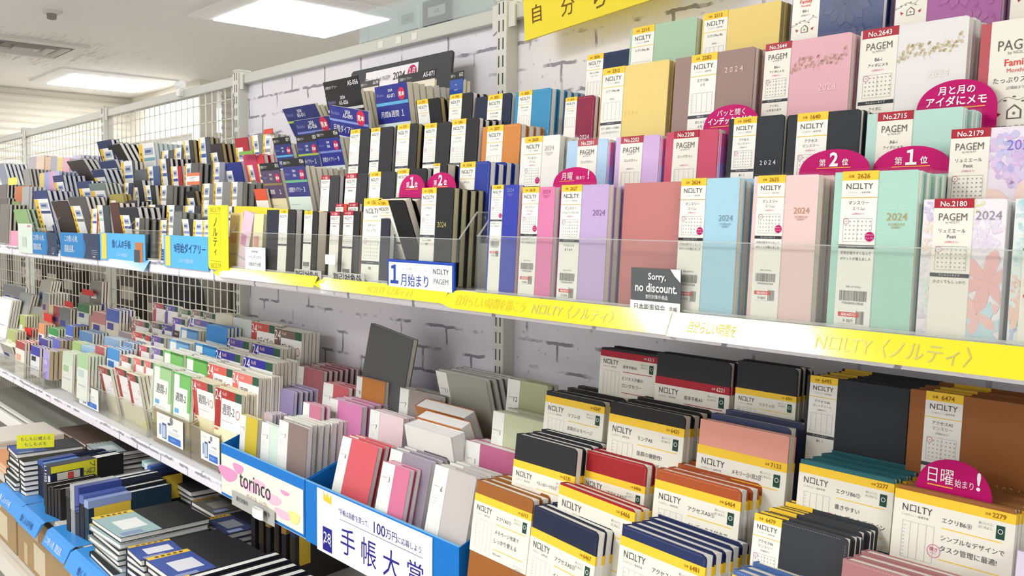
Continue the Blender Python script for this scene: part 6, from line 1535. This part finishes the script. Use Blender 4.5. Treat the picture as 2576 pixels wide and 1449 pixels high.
pile(-3.66, -.600, D0, 8, .155, .22, .0162, ['2a2a2c', '3f4448'], 'black notebook of the left end', ('navy labelled notebook', ('3a4a90', '3f5aa8', '5a78c8'), 1), .010)
pile(-3.49, -.600, D0, 7, .065, .21, .0170, ['2a2a2c', '34383c'], 'black notebook of the second left', None, .003)
pile(-3.56, -.36, D0, 7, .19, .2, .017, ['3a3a3c', '2e2e30'], 'dark notebook of the far shaded', ('grey white labelled notebook', ('d0dadc', 'b8ccd0', 'e8eef0'), 1), .006)
pile(-3.05, -.26, D0, 5, .22, .2, .018, ['3a3a3c', '2e2e30'], 'dark folder of the back shaded', None, .012)
# standing notebooks with spines towards the aisle
def spine_book(X, Y, Z, w, d, h, cover, label, o, group):
    """Spine faces the aisle (-y), cover faces +x; w thickness along x, d depth along y."""
    r_ = empty('standing_notebook', (X, Y, Z), (0, 0, math.radians(o.get('yaw', 0)))); tc = .0018
    b = MB(); pr = [(0, 0), (w, 0), (w, d), (w-tc, d), (w-tc, tc), (tc, tc), (tc, d), (0, d)]
    b.stack([[(px, py, z) for px, py in pr] for z in (0, h)], M(cover, .5)); b.build('cover', r_)
    b = MB(); b.box(tc+.0003, w-tc-.0003, tc+.0003, d-.004, .003, h-.003, PG['w']); b.build('pages', r_)
    if o.get('wrap'):
        c1, z0, dd_ = o['wrap']; b = MB(); zs = [h*z0, h+.0008]
        pr = [(-.0008, -.0008), (w+.0008, -.0008), (w+.0008, d*dd_), (-.0008, d*dd_)]
        b.stack([[(px, py, z) for px, py in pr] for z in zs], M(c1, .35)); wo = b.build('wrapper', r_)
        L = MB()
        if o.get('print') == 'b5':
            L.text('L1102', w*.35, h*.80, .016, WHITE, -.002, rot=-1.5708); L.text('B5', w*.62, h*.13, .020, WHITE, -.002, rot=-1.5708); L.rect(w*.68, w*.98, h*.36, h*.78, M('d8dce0', .5), -.0014); L.rect(w*.68, w*.98, h*.02, h*.12, M('e8e03c', .5), -.0014)
            X_ = w+.0016
            def side(y0, y1, z0, z1, m, e=0): L.poly([(X_+e, d*y0, h*z0), (X_+e, d*y1, h*z0), (X_+e, d*y1, h*z1), (X_+e, d*y0, h*z1)], m)
            side(.0, dd_, .84, 1.0, M('f0ea3c', .4)); side(dd_*.70, dd_, .0, .86, M('e8e24a', .4), .0001); side(.08, dd_*.62, .1, .82, M('e6e4da', .5)); side(.22, .30, .5, .8, M('e05a50', .5), .0003); side(.22, .30, .2, .38, M('e05a50', .5), .0003); side(.08, dd_*.62, .02, .10, M('5a5aa8', .5), .0002)
            vs = len(L.v); L.text('プロジェクト', 0, 0, .020, INK, 0, rot=-1.5708); L.v[vs:] = [(X_+.0006, d*dd_*.90+a, h*.5+c) for a, _, c in L.v[vs:]]
            vs = len(L.v); L.text('予定管理', 0, 0, .020, INK, 0, rot=-1.5708); L.v[vs:] = [(X_+.0006, d*dd_*.78+a, h*.5+c) for a, _, c in L.v[vs:]]
        else:
            X_ = w+.0016; yc = o.get('yc', 'f4cf4a')
            L.poly([(X_, d*.06, h*.30), (X_, d*dd_*.98, h*.30), (X_, d*dd_*.98, h*.82), (X_, d*.06, h*.82)], M(yc, .45))
            if o.get('txt'):
                vs = len(L.v); L.text(o['txt'], 0, 0, h*.2, INK, 0, rot=3.1416); L.v[vs:] = [(X_+.0006, d*dd_*.5+a, h*.56+c) for a, _, c in L.v[vs:]]
        if L.v: L.build('lettering', wo)
    return tag(r_, label, 'notebook', group)
SG_ = 'notebooks standing spine outward on the deck'
for i in range(7):
    spine_book(-3.425+.0172*i, -.555, D0, .0155, .22, .124+.002*(i % 3), '232c44', 'navy standing notebook with blue wrapper, %s from left' % ORD[i], dict(yaw=8, wrap=(('3c57a0' if i < 4 else '5a8cc8'), .86, .52)), SG_)
spine_book(-3.275, -.575, D0, .050, .25, .140, '2a2a2c', 'thick navy spined planner with bright yellow wrapped cover', dict(yaw=10, wrap=('28324c', .0, .62), print='b5'), SG_)
for i in range(5):
    spine_book(-3.19+.022*i, -.595+.004*i, D0, .019, .16, .10-.005*(i % 2), '2c2a2a', 'small flexible black notebook beside the yellow planner, %s from left' % ORD[i], dict(yaw=6), SG_)
for i, (c, wc, lab, tx, hh) in enumerate((('232426', '3a3a3e', 'black standing planner with rounded plain spine', '', .13), ('9a9c9e', 'b4b6b8', 'grey spined planner with yellow printed wrapper', '予定', .150), ('2a2f40', '3f5098', 'navy planner with yellow and blue wrapper', '予定とメモ', .150), ('24262c', '5a70b8', 'dark planner with second blue wrapper behind', '', .130), ('22384a', '9aaad8', 'dark teal planner with pale blue wrapper', '', .122))):
    spine_book(-2.972+.0312*i, -.590+.004*i, D0, .027, .26, hh, c, lab, dict(yaw=7, wrap=(wc, .5 if tx else .82, .5), txt=tx), SG_)
for i in range(4):
    spine_book(-3.03+.024*i, -.34, D0, .0215, .20, .165-.004*i, '24262c', 'tall dark notebook behind the printed planners, %s from left' % ORD[i], dict(yaw=7, wrap=(('a8ccd0', 'dfe8ec', '4a6cc0', '2f3a60')[i], .88, .5)), SG_)
for i in range(8):
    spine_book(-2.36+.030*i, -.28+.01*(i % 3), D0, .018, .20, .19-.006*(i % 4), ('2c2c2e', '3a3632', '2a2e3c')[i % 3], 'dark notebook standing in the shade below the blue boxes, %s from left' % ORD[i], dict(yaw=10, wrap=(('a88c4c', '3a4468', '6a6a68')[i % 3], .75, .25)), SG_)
for i in range(5):
    spine_book(-2.11+.034*i, -.59+.006*i, D0, .028, .27, .110-.006*i, '22252e', 'black rounded planner in front under the award panel, %s from left' % ORD[i], dict(yaw=4, wrap=(('f0d050', '2a2f44', '24262c', '24262c', '24262c')[i], .80, .12)), SG_)
# yellow memo sign on the pile, cartons, blue strips
t = empty('card_sign', (-3.555, -.590, D0+8*.0168+.006), (math.radians(-12), 0, math.radians(66))); b = MB()
b.box(0, .12, 0, .0012, 0, .048, M('e6e62c', .5)); o = b.build('card', t); L = MB(); L.text('もしもに備える', .06, .033, .013, INK, -.0006, maxw=.1); L.text('もしもメモ', .06, .014, .013, INK, -.0006, maxw=.07); L.build('lettering', o)
tag(t, 'yellow green memo card sign on the left pile of notebooks', 'sign')
CART = M('ab926c', .75, 0, None, .2)
for i, (x0, x1, hh, y0, lab) in enumerate(((-4.1, -3.575, .20, -.595, 'brown carton at the far left of the base ledge'), (-3.55, -3.10, .205, -.595, 'brown carton with pale paper slips on its front'), (-3.09, -2.70, .205, -.598, 'brown carton nearer with a pale address slip'), (-2.69, -2.20, .205, -.598, 'brown carton partly under the cut blue strip'))):
    t = empty('cardboard_carton', (x0, y0, .301)); W = x1-x0
    b = MB(); b.box(0, W, 0, .36, 0, hh, CART); bevel(b.build('body', t), .003)
    for q, (fx, fz, fw, fh) in enumerate(((.45, .62, .16, .26), (.48, .1, .30, .45), (.2, .05, .1, .35))):
        b = MB(); b.box(W*fx, W*(fx+fw), -.0012, -.0002, hh*fz, hh*(fz+fh), M('cdb894' if q != 1 else 'd9cbae', .6)); b.build('paper_slip', t)
    tag(t, lab, 'carton', 'brown cartons under the deck')
BS = M('3f9cf0', .3, 0, None, .5)
def deck_strip(xa, xb, label, tx, dk, yoff=0):
    t = empty('deck_edge_strip', (xa, DY+.0-.004-yoff, DZ+.001)); W = xb-xa; b = MB()
    b.stack([[(s, .075, .0003), (s, .075, .0012), (s, .0, .0014), (s, -.012, -.004), (s-.004, -.030, -.046), (s-.004, -.0312, -.0455), (s, -.0132, -.0045), (s, 0, .0003)] for s in (0, W)], BS); o = b.build('strip', t)
    L = MB(); vs = 0; L.text(tx, W*.45, 0, .022, M(dk, .5), 0, maxw=W*.7)
    L.v = [(a-.002, -.0232+c*.39-.0012, -.0255+c*.92+.0005) for a, _, c in L.v]; L.build('lettering', o)
    tag(t, label, 'shelf strip', 'blue strips on the deck edge')
deck_strip(-3.66, -3.33, 'blue deck edge strip at the far left with white letters', '働く人の手帳', 'e8f2fc')
deck_strip(-3.32, -3.09, 'blue deck edge strip with dark letters sagging over a carton', '働く人の手帳', '17306c', .004)
deck_strip(-3.03, -2.80, 'blue deck edge strip with white quality words', 'この使い心地、国産品質。', 'e8f2fc')
deck_strip(-2.78, -2.40, 'blue deck edge strip nearest with big dark letters', '働く人の手帳', '17306c', .004)
# orange and pale stock at the far lower left
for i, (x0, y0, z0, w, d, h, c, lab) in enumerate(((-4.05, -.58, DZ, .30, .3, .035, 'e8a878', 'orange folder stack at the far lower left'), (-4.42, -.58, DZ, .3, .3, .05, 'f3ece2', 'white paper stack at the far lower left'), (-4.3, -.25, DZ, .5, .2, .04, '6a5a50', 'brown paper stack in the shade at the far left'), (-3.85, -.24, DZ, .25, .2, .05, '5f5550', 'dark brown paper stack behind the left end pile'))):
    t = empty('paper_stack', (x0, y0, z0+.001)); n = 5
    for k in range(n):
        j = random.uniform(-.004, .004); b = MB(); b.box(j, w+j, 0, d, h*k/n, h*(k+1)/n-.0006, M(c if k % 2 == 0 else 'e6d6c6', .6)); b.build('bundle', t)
    tag(t, lab, 'paper stack', 'paper stacks at the far lower left')
bpy.data.objects.remove(_ob)
